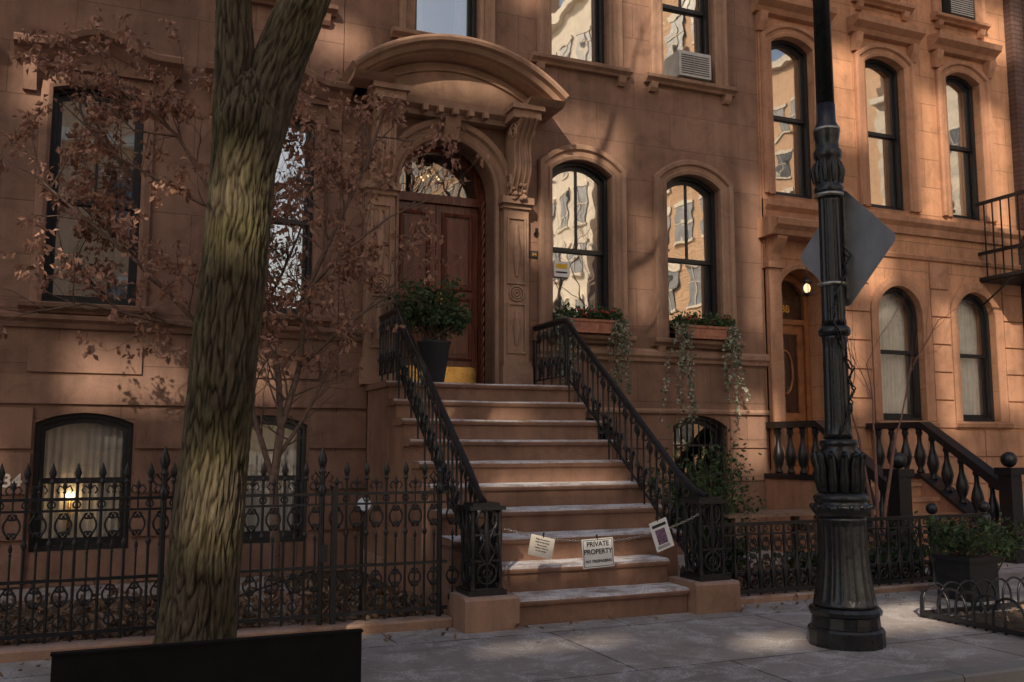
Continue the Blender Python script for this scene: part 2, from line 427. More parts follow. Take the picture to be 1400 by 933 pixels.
for sx in (-1,1):
    cx=DX+sx*.80; a,b=cx-.155,cx+.155
    tr.box(a-.03,b+.03,FY-.17,FY+.01,1.955,2.20); tr.box(a-.015,b+.015,FY-.155,FY+.01,2.20,2.25)
    tr.box(a,b,FY-.12,FY+.01,2.25,4.03)
    for (z0,z1) in ((2.36,2.92),(3.16,3.92)):
        tr.sweep([(a+.05,z0),(a+.05,z1),(b-.05,z1),(b-.05,z0)],[(-.012,-.005),(-.012,.02),(.012,.02),(.012,-.005)],FY-.12,closed=True)
        tr.tube([(cx,FY-.125,z0+.08),(cx,FY-.14,(z0+z1)/2),(cx,FY-.125,z1-.08)],[.02,.05,.02],8)
    for r_ in (.085,.055,.025):
        tr.tube([(cx+r_*math.cos(t),FY-.13,3.04+r_*math.sin(t)) for t in [i*math.pi/8 for i in range(16)]],.014,6,closed=True)
    tr.box(a-.02,b+.02,FY-.15,FY+.01,4.03,4.08); tr.box(a-.045,b+.045,FY-.19,FY+.01,4.08,4.16)
    y=FY
    prof=[(y,4.18)]
    for i in range(13):
        u=i/12; z=4.20+u*.80
        pr=.12+.11*math.sin(u*math.pi*1.0)**2*(1-u)*1.3+.30*(u**2.2)+.05*math.sin(u*math.pi*2.2)
        prof.append((y-.06-pr,z))
    prof.append((y,5.0))
    tr.extr(prof,cx-.095,cx+.095)
    for dx in (-.095,-.035,.035,.095):
        tr.tube([(cx+dx,p[0]-.004,p[1]) for p in prof[1:-1]],.017,6)
    for dx in (-.11,.11):
        for (cy,cz,rr) in ((y-.30,4.88,.105),(y-.17,4.33,.085)):
            sp=[(cx+dx,cy+rr*(1-i/26)*math.cos(i*.55),cz+rr*(1-i/26)*math.sin(i*.55)) for i in range(24)]
            tr.tube(sp,[.02*(1-.5*i/24) for i in range(24)],6)
    for i in range(26):
        tr.ball((cx+U(-.08,.08),y-.17-U(0,.06),4.12+U(0,.2)),U(.018,.035),0,5)
    tr.box(cx-.17,cx+.17,FY-.46,FY+.01,5.003,5.10)
    tr.box(cx-.20,cx+.20,FY-.50,FY+.01,5.10,5.16)
tr.extr([(FY+.01,4.985),(FY-.16,4.985),(FY-.17,5.04),(FY-.24,5.08),(FY-.26,5.16),(FY+.01,5.16)],DX-.66,DX+.66)
for i in range(5):
    xx=DX-.36+i*.18; tr.box(xx-.03,xx+.03,FY-.30,FY-.2,5.0,5.075)
HW=1.19; zs=5.22; rise=.46
Rr=(HW*HW+rise*rise)/(2*rise); aa=math.asin(HW/Rr); cz=zs+rise-Rr
path=[(DX+Rr*math.sin(-aa+2*aa*i/36),cz+Rr*math.cos(-aa+2*aa*i/36)) for i in range(37)]
tr.sweep(path,[(-.07,-.01),(-.07,.30),(-.045,.40),(-.03,.42),(-.025,.50),(.02,.54),(.035,.60),(.065,.62),(.085,.62),(.10,.60),(.115,-.01)],FY)
ti=[(DX+(Rr-.07)*math.sin(-aa*.97+2*aa*.97*i/24),cz+(Rr-.07)*math.cos(-aa*.97+2*aa*.97*i/24)) for i in range(25)]
tr.plate([[(DX-1.12,5.163)]+ti+[(DX+1.12,5.163)]],FY-.22,.23)
ti2=[(DX+(Rr-.16)*math.sin(-aa*.75+2*aa*.75*i/24),cz+(Rr-.16)*math.cos(-aa*.75+2*aa*.75*i/24)) for i in range(25)]
tr.sweep(ti2,[(-.015,-.01),(-.015,.03),(.015,.03),(.015,-.01)],FY-.22)
for sx in (-1,1):
    tr.extr([(FY+.01,5.163),(FY-.5,5.163),(FY-.56,5.19),(FY-.60,5.215),(FY+.01,5.215)],DX+sx*1.0-.22,DX+sx*1.0+.22)
tr.obj('stone_trim',[M['trim'],M['brown']],mh)
d=MB(); DY=FY+.42
d.box(DX-.70,DX-.583,FY+.3,DY+.3,1.95,5.0,0); d.box(DX+.583,DX+.70,FY+.3,DY+.3,1.95,5.0,0)
d.plate([arch(DX-.60,DX+.60,1.96,4.22,.6,20),[(DX-.53,1.97),(DX-.53,4.14),(DX+.53,4.14),(DX+.53,1.97)],pane(DX-.50,DX+.50,4.24,DX,.50,4.25,.50,16)],DY-.05,.08,0)
for sx in (-1,1):
    a,b=(DX-.525,DX-.004) if sx<0 else (DX+.004,DX+.525)
    d.box(a,b,DY,DY+.05,1.97,4.135,0)
    for (z0,z1) in ((2.32,3.02),(3.14,4.02)):
        d.sweep([(a+.09,z0),(a+.09,z1),(b-.09,z1),(b-.09,z0)],[(-.02,0),(-.02,.02),(0,.03),(.02,.02),(.025,0)],DY,closed=True)
        d.box(a+.13,b-.13,DY-.015,DY+.01,z0+.05,z1-.05)
    cx=(a+b)/2
    for r_ in (.11,.075,.035):
        d.tube([(cx+r_*math.cos(t),DY-.02,2.72+r_*math.sin(t)) for t in [i*math.pi/8 for i in range(16)]],.012,6,closed=True)
    d.box(a+.02,b-.02,DY-.008,DY,1.985,2.22,1)
    d.box(DX+sx*.05-.014,DX+sx*.05+.014,DY-.03,DY-.001,2.85,3.08,1); d.ball((DX+sx*.05,DY-.06,3.0),.028,1,8)
for sx in (-1,1):
    x=DX+sx*.555
    for k in range(2):
        d.tube([(x+.014*math.cos(i*.6+k*math.pi),DY-.10+.014*math.sin(i*.6+k*math.pi),1.98+i*.0225) for i in range(100)],.016,5,0)
d.box(DX-.58,DX+.58,FY+.0,DY+.1,1.93,1.965,2)
d.obj('front_door',[M['wood'],M['brass'],M['trim']],mh)
g=MB(); g.add([(DX-.55,DY+.0,4.2),(DX+.55,DY+.0,4.2),(DX+.55,DY+.0,4.85),(DX-.55,DY+.0,4.85)],[(0,1,2,3)]); g.obj('transom_glass',[M['glass_d']],mh)
l=MB()
lx,ly,lz=DX,DY+.25,4.50
for i in range(6):
    a=i*math.pi/3; l.tube([(lx+.05*math.cos(a),ly+.05*math.sin(a),lz-.1),(lx+.085*math.cos(a),ly+.085*math.sin(a),lz+.08),(lx,ly,lz+.16)],.008,5,0)
    l.ball((lx+.11*math.cos(a),ly+.11*math.sin(a),lz+.02),.014,1,5); l.tube([(lx,ly,lz-.08),(lx+.08*math.cos(a),ly+.08*math.sin(a),lz-.06),(lx+.11*math.cos(a),ly+.11*math.sin(a),lz)],.006,5)
l.tube([(lx,ly,lz+.16),(lx,ly,4.78)],.006,5); l.lathe(lx,ly,[(lz-.13,.005),(lz-.1,.055),(lz-.09,.055)],8)
l.obj('hall_chandelier',[M['brass'],M['bulb2']],mh)
g=MB()
for xc,w,z0,z1 in ((6.66,.80,.2,1.68),(5.03,.78,.35,1.62)):
    for i in range(9): 
        x=xc-w/2+w*(i+.5)/9; g.tube([(x,FY+.04,z0),(x,FY+.04,archtop(x,xc,w/2,z1-.14,.14)-.01)],.008,5)
    for z in (z0+.3,z0+.75,z0+1.1): g.box(xc-w/2,xc+w/2,FY+.035,FY+.045,z,z+.025)
g.obj('window_grille',[M['iron']],mh)
g=MB(); g.box(4.72,4.93,FY+.146,FY+.148,3.33,3.52,0); g.box(4.75,4.90,FY+.144,FY+.1455,3.43,3.49,1); g.box(4.75,4.90,FY+.144,FY+.1455,3.375,3.395,2); g.obj('window_sticker',[M['white'],M['yellow'],M['black']],mh)
g=MB(); g.box(4.33,4.45,FY-.02,FY,3.50,3.58,0); g.tube([(4.40,FY-.02,3.78),(4.40,FY-.07,3.80),(4.40,FY-.07,3.84)],.018,6,0); g.obj('number_plate',[M['frame']],mh)
text('64',.06,(4.39,FY-.023,3.54),(math.pi/2,0,0),M['brass'],mh,'house_number')
a=MB(); a.box(6.36,6.84,FY-.16,FY+.22,6.0,6.33,0)
for i in range(9): a.box(6.39,6.81,FY-.166,FY-.161,6.03+i*.03,6.04+i*.03,1)
a.box(6.58,6.585,FY-.168,FY-.161,6.02,6.31,0)
a.obj('air_conditioner',[M['acplastic'],M['frame']],mh)

# ================================================================ LEFT HOUSE
lh=empty('brownstone_house')
lw=[(-2.05,.84,2.66,4.86,.07,3.7,'drape'),(-.33,.84,2.66,4.86,.07,3.7,'curtain'),(1.40,.84,2.66,4.86,.07,3.7,'curtain')]
lb=[(-2.05,.86,.32,1.62,.1),(-.31,.86,.32,1.62,.1),(1.38,.86,.32,1.62,.1)]
lu=[(x,.8,6.1,8.1,0) for x in (-2.05,-.33,1.40)]
loops=[[(-4.2,0),(-4.2,HT),(2.097,HT),(2.097,0)]]
for (xc,w,a,b,r,zm,k) in lw: loops.append(arch(xc-w/2,xc+w/2,a,b-r,r))
for (xc,w,a,b,r) in lb+lu: loops.append(arch(xc-w/2,xc+w/2,a,b-r,r))
mb=MB(); mb.plate(loops,FY,.3); mb.obj('front_wall',[M['brown_l']],lh); body(lh,-4.2,2.097,HT,M['brown_l'])
tr=MB()
for (xc,w,a,b,r,zm,k) in lw:
    window(lh,xc,w,a,b,r,zm,True,k,'glass')
    tr.sweep(arch(xc-w/2,xc+w/2,a,b-r,r,16),[(-.004,-.02),(-.004,.02),(.03,.035),(.09,.03),(.10,.015),(.10,-.02)],FY)
    hp=[]
    for i in range(25):
        u=i/24*2-1; zz=5.12+.17*(math.cos(min(1,abs(u)/.72)*math.pi)*.5+.5); hp.append((xc+u*.76,zz))
    tr.sweep(hp,[(-.10,-.01),(-.10,.07),(-.06,.12),(-.02,.16),(0,.25),(.05,.27),(.07,.25),(.08,-.01)],FY)
    tr.plate([[(xc-.62,4.98)]+[(x,z-.09) for x,z in hp if abs(x-xc)<.63]+[(xc+.62,4.98)]],FY-.05,.06)
    for sx in (-1,1): tr.extr([(FY,4.72),(FY-.05,4.72),(FY-.08,4.8),(FY-.12,4.93),(FY-.15,5.03),(FY,5.03)],xc+sx*.62-.06,xc+sx*.62+.06)
    sill(tr,xc-.6,xc+.6,2.66)
    tr.box(xc-.5,xc+.5,FY-.02,FY+.01,2.0,2.30)
for (xc,w,a,b,r) in lu: window(lh,xc,w,a,b,r,None,True,'shade','glass'); sill(tr,xc-.6,xc+.6,6.1)
for (xc,w,a,b,r) in lb:
    window(lh,xc,w,a,b,r,None,False,'drape','glass_b')
tr.extr([(FY+.01,2.42),(FY-.03,2.42),(FY-.05,2.47),(FY-.09,2.50),(FY-.095,2.54),(FY-.03,2.558),(FY+.01,2.558)],-4.2,2.43)
z=0.0
for k in range(4):
    for (a,b) in ((-4.19,-2.50),(-1.60,-.76),(.14,.93),(1.83,2.42)): tr.box(a,b,FY-.028,FY+.01,z+.02,z+.40)
    z+=.42
tr.box(-4.19,2.42,FY-.03,FY+.01,1.70,1.97)
tr.extr([(FY,HT-.5),(FY-.1,HT-.45),(FY-.3,HT-.2),(FY-.45,HT-.1),(FY-.45,HT),(FY,HT+.02)],-4.19,2.09)
tr.obj('stone_trim',[stone('brownstone_trim_left',(.275,.16,.115),var=.33)],lh)
text('34',.17,(-.90,FY-.035,.98),(math.pi/2,0,0),M['paper'],lh,'house_number')
l=MB(); l.ball((-.42,FY+.235,.83),.04,0,8); l.lathe(-.42,FY+.235,[(.45,.02),(.78,.015)],8,1); l.obj('table_lamp',[M['bulb'],M['brass']],lh)

# ================================================================ RIGHT HOUSE (orange)
rh=empty('brownstone_house')
HT2=10.2
ow=[(8.27,.72),(9.92,.74),(11.45,.70)]
loops=[[(7.683,0),(7.683,HT2),(12.447,HT2),(12.447,0)]]
for xc,w in ow: loops.append(arch(xc-w/2,xc+w/2,4.64,6.89-.13,.13)); loops.append([(xc-w/2,7.72),(xc-w/2,9.5),(xc+w/2,9.5),(xc+w/2,7.72)])
for xc,w in ((10.03,.82),(11.49,.76)): loops.append(arch(xc-w/2,xc+w/2,1.65,3.55-w/2,w/2-.001,20))
loops.append(arch(8.30-.37,8.30+.37,.86,3.36,.30,16))
mb=MB(); mb.plate(loops,FY,.3); mb.obj('front_wall',[M['orange']],rh); body(rh,7.683,12.447,HT2,M['orange'])
tr=MB()
for i,(xc,w) in enumerate(ow):
    window(rh,xc,w,4.64,6.89,.13,5.78,False,'halfshade' if i<2 else 'shade','glass')
    tr.sweep(arch(xc-w/2,xc+w/2,4.64,6.76,.13,16),ARCHI,FY)
    tr.extr([(FY,7.12),(FY-.08,7.14),(FY-.12,7.2),(FY-.22,7.26),(FY-.24,7.34),(FY,7.37)],xc-.64,xc+.64)
    for sx in (-1,1): tr.extr([(FY,6.88),(FY-.06,6.88),(FY-.12,7.0),(FY-.15,7.12),(FY,7.12)],xc+sx*.53-.06,xc+sx*.53+.06)
    window(rh,xc,w,7.72,9.5,0,8.6,False,'shade','glass'); sill(tr,xc-.55,xc+.55,7.72)
    tr.sweep(arch(xc-w/2,xc+w/2,7.72,9.5,0),ARCHI,FY)
for xc,w in ((10.03,.82),(11.49,.76)):
    window(rh,xc,w,1.65,3.55,w/2-.001,2.62,False,'drape','glass_b')
    tr.sweep(arch(xc-w/2,xc+w/2,1.65,3.55-w/2,w/2-.001,24),[(-.004,-.02),(-.004,.012),(.06,.03),(.14,.03),(.14,-.02)],FY)
    tr.extr([(FY,1.56),(FY-.07,1.57),(FY-.09,1.62),(FY,1.655)],xc-.55,xc+.55)
tr.extr([(FY+.01,4.30),(FY-.04,4.30),(FY-.06,4.4),(FY-.12,4.46),(FY-.13,4.53),(FY-.02,4.56),(FY+.01,4.56)],7.70,12.44)
tr.extr([(FY+.01,3.95),(FY-.03,3.95),(FY-.05,4.0),(FY-.03,4.02),(FY+.01,4.02)],9.0,12.44)
z=1.55
for k in range(6):
    for (a,b) in ((9.00,9.46),(10.60,10.95),(12.03,12.42)):
        tr.box(a,b,FY-.025,FY+.01,z+.012,z+.385)
    z+=.397
for k in range(4):
    for (a,b) in ((9.42,10.4),(10.41,11.5),(11.51,12.42)): tr.box(a,b,FY-.03,FY+.01,.02+k*.38,.385+k*.38)
tr.box(7.70,7.78,FY-.03,FY+.01,1.0,HT2-.6)
for sx in (-1,1):
    cx=8.30+sx*.50; tr.box(cx-.10,cx+.10,FY-.10,FY+.01,.86,3.62); tr.box(cx-.13,cx+.13,FY-.14,FY+.01,3.62,3.70)
    tr.extr([(FY,3.70),(FY-.10,3.70),(FY-.14,3.8),(FY-.28,3.98),(FY-.28,4.02),(FY,4.02)],cx-.08,cx+.08)
tr.sweep(arch(8.30-.37,8.30+.37,.87,3.36,.30,16),[(-.004,-.02),(-.004,.03),(.05,.05),(.09,.03),(.09,-.02)],FY)
tr.extr([(FY,4.023),(FY-.30,4.023),(FY-.34,4.08),(FY-.42,4.13),(FY-.44,4.2),(FY-.30,4.26),(FY,4.29)],7.62,8.98)
tr.extr([(FY,HT2-.5),(FY-.1,HT2-.45),(FY-.3,HT2-.2),(FY-.45,HT2-.1),(FY-.45,HT2),(FY,HT2+.02)],7.69,12.44)
tr.obj('stone_trim',[M['orange_t']],rh)
owood=simple('warm_wood_door',(.26,.10,.04),.35,0,8,.35,.2)
d=MB(); DY=FY+.35
d.box(7.85,7.927,FY+.3,FY+.6,.86,3.9,0); d.box(8.673,8.75,FY+.3,FY+.6,.86,3.9,0)
d.plate([arch(7.92,8.68,.87,3.36,.30,12),[(8.0,.9),(8.0,2.95),(8.6,2.95),(8.6,.9)],pane(8.0,8.6,3.02,8.30,.30,3.36,.2)],DY-.04,.06)
d.plate([[(8.0,.88),(8.0,2.95),(8.6,2.95),(8.6,.88)],[(8.1,1.75),(8.1,2.82),(8.5,2.82),(8.5,1.75)]],DY,.05)
d.box(8.1,8.5,DY-.012,DY+.001,1.05,1.6); d.tube([(8.3+.12*math.cos(i*.5),DY+.02,2.3+.3*math.sin(i*.5)) for i in range(13)],.02,6,closed=True)
d.obj('front_door',[owood],rh)
g=MB(); g.add([(7.95,DY+.03,1.7),(8.65,DY+.03,1.7),(8.65,DY+.03,3.6),(7.95,DY+.03,3.6)],[(0,1,2,3)]); g.obj('door_glass',[M['glass_d']],rh)
l=MB(); lx,ly,lz=8.30,FY-.12,3.38
l.ball((lx,ly,lz),.045,1,8,1.4); l.lathe(lx,ly,[(lz+.07,.075),(lz+.11,.05),(lz+.16,.01)],8)
l.lathe(lx,ly,[(lz-.11,.02),(lz-.08,.07),(lz-.07,.07)],8); l.tube([(lx,ly,lz+.15),(lx,ly,3.66)],.006,5)
for i in range(6): a=i*math.pi/3; l.tube([(lx+.07*math.cos(a),ly+.07*math.sin(a),lz-.08),(lx+.072*math.cos(a),ly+.072*math.sin(a),lz+.08)],.007,4)
l.obj('entry_lantern',[M['frame'],M['bulb2']],rh)
text('38',.14,(8.30,DY-.02,3.16),(math.pi/2,0,0),M['brass'],rh,'house_number')
a=MB(); a.box(11.2,11.7,FY-.1,FY+.2,7.74,8.1,0)
for i in range(9): a.box(11.22,11.68,FY-.106,FY-.101,7.77+i*.034,7.785+i*.034,1)
a.obj('air_conditioner',[M['interior'],M['acplastic']],rh)

# stoop 2
sp=MB()
for i in range(5):
    y0=7.75+i*.27; z=(i+1)*.17
    y1=y0+.27 if i<4 else FY-.001
    sp.box(7.78,9.32,y0+.025,y1+.024 if i<4 else y1,0,z-.045); sp.box(7.76,9.34,y0,y1+.024 if i<4 else y1,z-.045,z)
sp.obj('steps',[M['orange_t']],rh)
for xr in (7.72,9.38):
    b=MB()
    b.box(xr-.12,xr+.12,8.86,FY-.03,.0,.90,1)
    b.extr([(7.78,0),(8.86,0),(8.86,.90),(8.80,.90),(7.78,.22)],xr-.12,xr+.12,1)
    b.box(xr-.14,xr+.14,8.85,FY-.035,.90,.96,0)
    b.extr([(7.8,.24),(8.85,.92),(8.85,.965),(7.8,.285)],xr-.14,xr+.14,0)
    b.box(xr-.09,xr+.09,8.85,FY-.035,1.53,1.61,0)
    b.extr([(7.70,.88),(7.70,.80),(7.78,.80),(8.85,1.53),(8.85,1.61)],xr-.09,xr+.09,0)
    V=[(0,.045),(.03,.05),(.06,.03),(.12,.055),(.2,.075),(.28,.06),(.38,.03),(.46,.028),(.5,.045),(.53,.035),(.56,.05)]
    for k in range(4):
        y=8.95+k*.23; b.lathe(xr,y,[(.96+h*1.02,r*1.0) for h,r in V],14,0)
    for k in range(5):
        y=8.75-k*.21; zb=.285+(y-7.8)/1.05*.68; b.lathe(xr,y,[(zb-.02+h*1.02,r) for h,r in V],14,0)
    b.box(xr-.12,xr+.12,7.55,7.79,0,.25,0); b.box(xr-.085,xr+.085,7.585,7.755,.25,1.02,0); b.box(xr-.11,xr+.11,7.56,7.78,.98,1.06,0); b.ball((xr,7.67,1.15),.09,0,10)
    b.obj('balustrade',[M['iron'],M['orange_t']],rh)
fe=empty('fire_escape'); b=MB()
fx0,fx1,fy0=11.62,14.2,8.95
for z in (3.72,4.1,4.85):
    b.box(fx0,fx1,fy0-.02,fy0+.02,z,z+.05); b.box(fx0-.02,fx0+.02,fy0+.02,FY,z,z+.05)
for i in range(20): x=fx0+i*.135; b.box(x-.008,x+.008,fy0-.008,fy0+.008,3.72,4.9)
for i in range(6): y=fy0+.02+i*.14; b.box(fx0-.008,fx0+.008,y-.008,y+.008,3.72,4.9)
for i in range(18): y=fy0+.03+i*.046; b.box(fx0,fx1,y,y+.03,3.70,3.719)
b.tube([(fx0,FY,3.35),(fx0,fy0+.3,3.7)],.016,5); b.tube([(fx0+1.2,FY,2.9),(fx0+1.2,fy0,3.7)],.02,5)
b.obj('platform_and_railings',[M['iron']],fe)
dh=empty('brick_house'); b=MB()
loops=[[(12.453,0),(12.453,10.5),(20,10.5),(20,0)]]
for r_,(a,bz) in enumerate(((1.2,3.2),(4.5,6.5),(7.6,9.4))):
    for xc in (13.6,15.4,17.2,18.9): loops.append([(xc-.4,a),(xc-.4,bz),(xc+.4,bz),(xc+.4,a)])
b.plate(loops,FY,.3); 
b.box(12.46,12.7,FY-.12,FY,0,10.4); b.obj('front_wall',[M['darkbrick']],dh); body(dh,12.453,20,10.5,M['darkbrick'])
for (a,bz) in ((1.2,3.2),(4.5,6.5),(7.6,9.4)):
    for xc in (13.6,15.4,17.2,18.9): window(dh,xc,.8,a,bz,0,None,True,'shade','glass')

# ================================================================ STOOP
st=empty('stoop')
XA,XB=2.43,4.47
s=MB(); NY=6.36; G=.283; RZ=.195
for i in range(1,11):
    n=NY+(i-1)*G; ris=n+.035; nxt=NY+i*G+.035 if i<10 else FY-.002
    top=i*RZ; th=.062
    a,b=(2.70,4.19) if i<3 else (XA,XB)
    s.box(a+.001,b-.001,ris,nxt,0,top-th,0)
    ov=0 if i<3 else .03
    N_=28; vs=[]
    for q in range(N_+1):
        x=a-ov+(b-a+2*ov)*q/N_
        wv=.006*noise.noise(Vector((x*4,i*3.1,0)))+.004*noise.noise(Vector((x*13,i*7.7,2)))
        dz=-.007*math.exp(-((x-3.44)/.45)**2)
        vs+=[(x,nxt,top-th),(x,n+.03,top-th),(x,n+.008+wv,top-th+.008),(x,n+wv,top-th+.028),(x,n+.003+wv,top-.02+dz*.5),(x,n+.02+wv,top-.004+dz),(x,n+.05,top+dz),(x,nxt,top)]
    fs=[(q*8+j,q*8+(j+1)%8,(q+1)*8+(j+1)%8,(q+1)*8+j) for q in range(N_) for j in range(8)]+[tuple(range(8)),tuple(N_*8+7-j for j in range(8))]
    s.add(vs,fs,0)
s.obj('steps',[M['step']],st)
s=MB()
for a,b in ((2.28,2.697),(4.193,4.61)):
    s.extr([(6.28,0),(6.74,0),(6.74,.215),(6.72,.235),(6.30,.235),(6.28,.215)],a,b)
s.box(XA-.025,XA+.0,9.0,FY-.002,0,.22); 
s.obj('plinths',[M['plinth']],st)
s=MB()
def ring(mb,c,r,tr_,axis='x',n=12,m=0):
    pts=[]
    for i in range(n):
        a=2*math.pi*i/n
        if axis=='x': pts.append((c[0],c[1]+r*math.cos(a),c[2]+r*math.sin(a)))
        elif axis=='y': pts.append((c[0]+r*math.cos(a),c[1],c[2]+r*math.sin(a)))
        else: pts.append((c[0]+r*math.cos(a),c[1]+r*math.sin(a),c[2]))
    mb.tube(pts,tr_,5,m,closed=True)
def newel(mb,cx,cy,z0,z1,w=.125):
    mb.box(cx-w-.02,cx+w+.02,cy-w-.02,cy+w+.02,z0,z0+.035); mb.box(cx-w,cx+w,cy-w,cy+w,z0+.035,z0+.05)
    mb.box(cx-w-.015,cx+w+.015,cy-w-.015,cy+w+.015,z1-.05,z1-.02); mb.box(cx-w+.02,cx+w-.02,cy-w+.02,cy+w-.02,z1-.02,z1)
    H=z1-z0
    for sx in (-1,1):
        for sy in (-1,1):
            mb.tube([(cx+sx*(w-.02),cy+sy*(w-.02),z0+h) for h in (.05,.1,.15,.3,.42,.5,H-.05)],[.02,.014,.02,.012,.02,.013,.016],6)
    for sy in (-1,1):
        y=cy+sy*(w-.015)
        ring(mb,(cx,y,z1-.13),w-.045,.009,'y'); ring(mb,(cx,y,z0+.15),w-.05,.010,'y'); ring(mb,(cx,y,z0+.15),.03,.009,'y')
        for k in (-1,1): mb.tube([(cx+k*.02,y,z0+.22),(cx+k*.06,y,z0+.30),(cx+k*.015,y,z0+.38),(cx+k*.05,y,z1-.2)],[.012,.01,.014,.008],5)
        mb.tube([(cx,y,z0+.05),(cx,y,z0+.25),(cx,y,z0+.34),(cx,y,z1-.05)],[.01,.016,.028,.009],6)
        mb.box(cx-w+.02,cx+w-.02,y-.006,y+.006,z1-.235,z1-.22); mb.box(cx-w+.02,cx+w-.02,y-.006,y+.006,z0+.235,z0+.25)
    for sx in (-1,1):
        x=cx+sx*(w-.015)
        ring(mb,(x,cy,z1-.13),w-.045,.009,'x'); ring(mb,(x,cy,z0+.15),w-.05,.010,'x')
        for k in (-1,1): mb.tube([(x,cy+k*.02,z0+.22),(x,cy+k*.06,z0+.30),(x,cy+k*.015,z0+.38),(x,cy+k*.05,z1-.2)],[.012,.01,.014,.008],5)
        mb.tube([(x,cy,z0+.05),(x,cy,z0+.25),(x,cy,z0+.34),(x,cy,z1-.05)],[.01,.016,.028,.009],6)
NC=(2.485,4.43)
RX=(2.52,4.39)
def toprail(y):
    if y>=8.95: return 2.66
    return .90+(y-6.56)/(8.95-6.56)*(2.66-.90)
def baseline(y):
    if y>=8.95: return 1.95
    return max(.2,(math.floor((y-NY)/G)+1)*RZ)
def lowrail(y):
    if y>=8.95: return 2.05
    return toprail(y)-.60
for cx,rx in zip(NC,RX):
    newel(s,cx,6.50,.235,.89)
    pts=[(cx,6.45,.895),(cx+(rx-cx)*.5,6.6,.945)]+[(rx,y,toprail(y)+.0) for y in (6.8,7.3,7.8,8.3,8.8)]+[(rx,8.93,2.655),(rx,9.05,2.67),(rx,9.77,2.67)]
    s.tube(pts,.026,8); s.tube([(p[0],p[1],p[2]-.035) for p in pts],.014,6)
    s.tube([(rx,y,lowrail(y)) for y in (6.62,7.2,7.8,8.4,8.9,8.95)]+[(rx,9.77,2.05)],.011,5)
    for y in [8.93,9.76]: s.tube([(rx,y,1.95),(rx,y,2.1),(rx,y,2.3),(rx,y,2.65)],[.025,.016,.024,.016],8)
    y=6.72; k=0
    while y<9.74:
        zt=toprail(y)-.03; zb=baseline(y) if k%2==0 else lowrail(y); lr=lowrail(y)
        H=zt-lr
        s.tube([(rx,y,zb),(rx,y,lr),(rx,y,lr+H*.2),(rx,y,lr+H*.27),(rx,y,lr+H*.34),(rx,y,lr+H*.6),(rx,y,lr+H*.8),(rx,y,lr+H*.86),(rx,y,zt)],[.009,.013,.013,.030,.012,.010,.010,.020,.010],6)
        if k%2==0:
            ring(s,(rx,y+.055,lr+.085),.045,.0085,'x',10); ring(s,(rx,y+.055,lr+.085),.018,.008,'x',8)
            ring(s,(rx,y-.045,lr+H*.86),.035,.007,'x',10)
            s.tube([(rx,y,lr+.15),(rx,y+.05,lr+.22),(rx,y+.09,lr+.2),(rx,y+.08,lr+.15)],[.012,.01,.009,.007],5)
            s.tube([(rx,y,lr+.15),(rx,y-.045,lr+.2),(rx,y-.06,lr+.16)],[.012,.01,.007],5)
        else:
            s.tube([(rx,y,zt-.02),(rx,y+.04,zt-.09),(rx,y+.01,zt-.14)],[.009,.012,.007],5)
            s.tube([(rx,y,zt-.02),(rx,y-.04,zt-.12),(rx,y-.01,zt-.16)],[.009,.012,.007],5)
        y+=.108; k+=1
    ring(s,(rx,9.0,2.55),.05,.012,'x')
s.box(2.64,2.69,6.62,6.9,.25,.68)
s.obj('iron_railings',[M['iron']],st)

# ================================================================ SIGNS & CHAIN
ch=empty('chain_barrier')
c=MB(); YC=6.36
P0=Vector((2.62,YC+.02,.70)); P1=Vector((4.30,YC+.02,.76)); n=70
def cat(u): 
    p=P0.lerp(P1,u); p.z-=.17*4*u*(1-u)*(.75+.25*u)*1.0; return p
for i in range(n):
    p=cat((i+.5)/n); d=(cat(min(1,(i+1)/n))-cat(i/n)).normalized(); L=.016; w=.008
    up_=Vector((0,0,1)) if i%2 else Vector((0,1,0)); q=(up_-d*up_.dot(d)).normalized()
    c.tube([p+d*L*math.cos(a)+q*w*math.sin(a) for a in [k*math.pi/4 for k in range(8)]],.0028,4,0,closed=True)
c.obj('chain',[M['steel']],ch)
def sign(name,cx,z,w,h,roll,mat,lines,extra=None):
    e=empty(name,(cx,YC-.015,z)); e.rotation_euler=(math.radians(-3),math.radians(roll),math.radians(2))
    b=MB(); b.box(-w/2,w/2,-.002,.002,-h/2,h/2,0)
    if extra=='border':
        k=.010; b.sweep([(-w/2+k,-h/2+k),(-w/2+k,h/2-k),(w/2-k,h/2-k),(w/2-k,-h/2+k)],[(-.0022,0),(-.0022,.001),(.0022,.001),(.0022,0)],-.002,1,closed=True)
    if extra=='photo':
        b.box(-w*.3,w*.25,-.0035,-.0021,-h*.3,h*.2,2); b.box(-w*.4,w*.4,-.0035,-.0021,h*.28,h*.38,1)
        for i in range(3): b.box(-w*.4,w*.3,-.0035,-.0021,-h*(.36+.035*i),-h*(.345+.035*i),1)
    b.box(-.004,.004,-.003,.012,h/2-.01,h/2+.03,1)
    b.obj('board',[mat,M['black'],M['purple']],e)
    for s_,sz,zz in lines: text(s_,sz,(0,-.0045,zz),(math.pi/2,0,0),M['black'],e,'lettering',ext=.0004)
    return e
sign('private_property_sign',3.37,.50,.27,.215,-2,M['white'],[('PRIVATE',.052,.066),('PROPERTY',.052,.010),('NO TRESPASSING',.029,-.06)],'border')
sign('notice_sign',2.90,.565,.20,.15,14,M['paper'],[('Please do not sit or',.015,.05),('stand on the stoop.',.015,.03),('This is a private',.013,.008),('residence. Thank you',.013,-.012),('for your respect.',.013,-.032)])
sign('photo_notice_sign',3.93,.615,.165,.23,-17,M['white'],[],'photo')

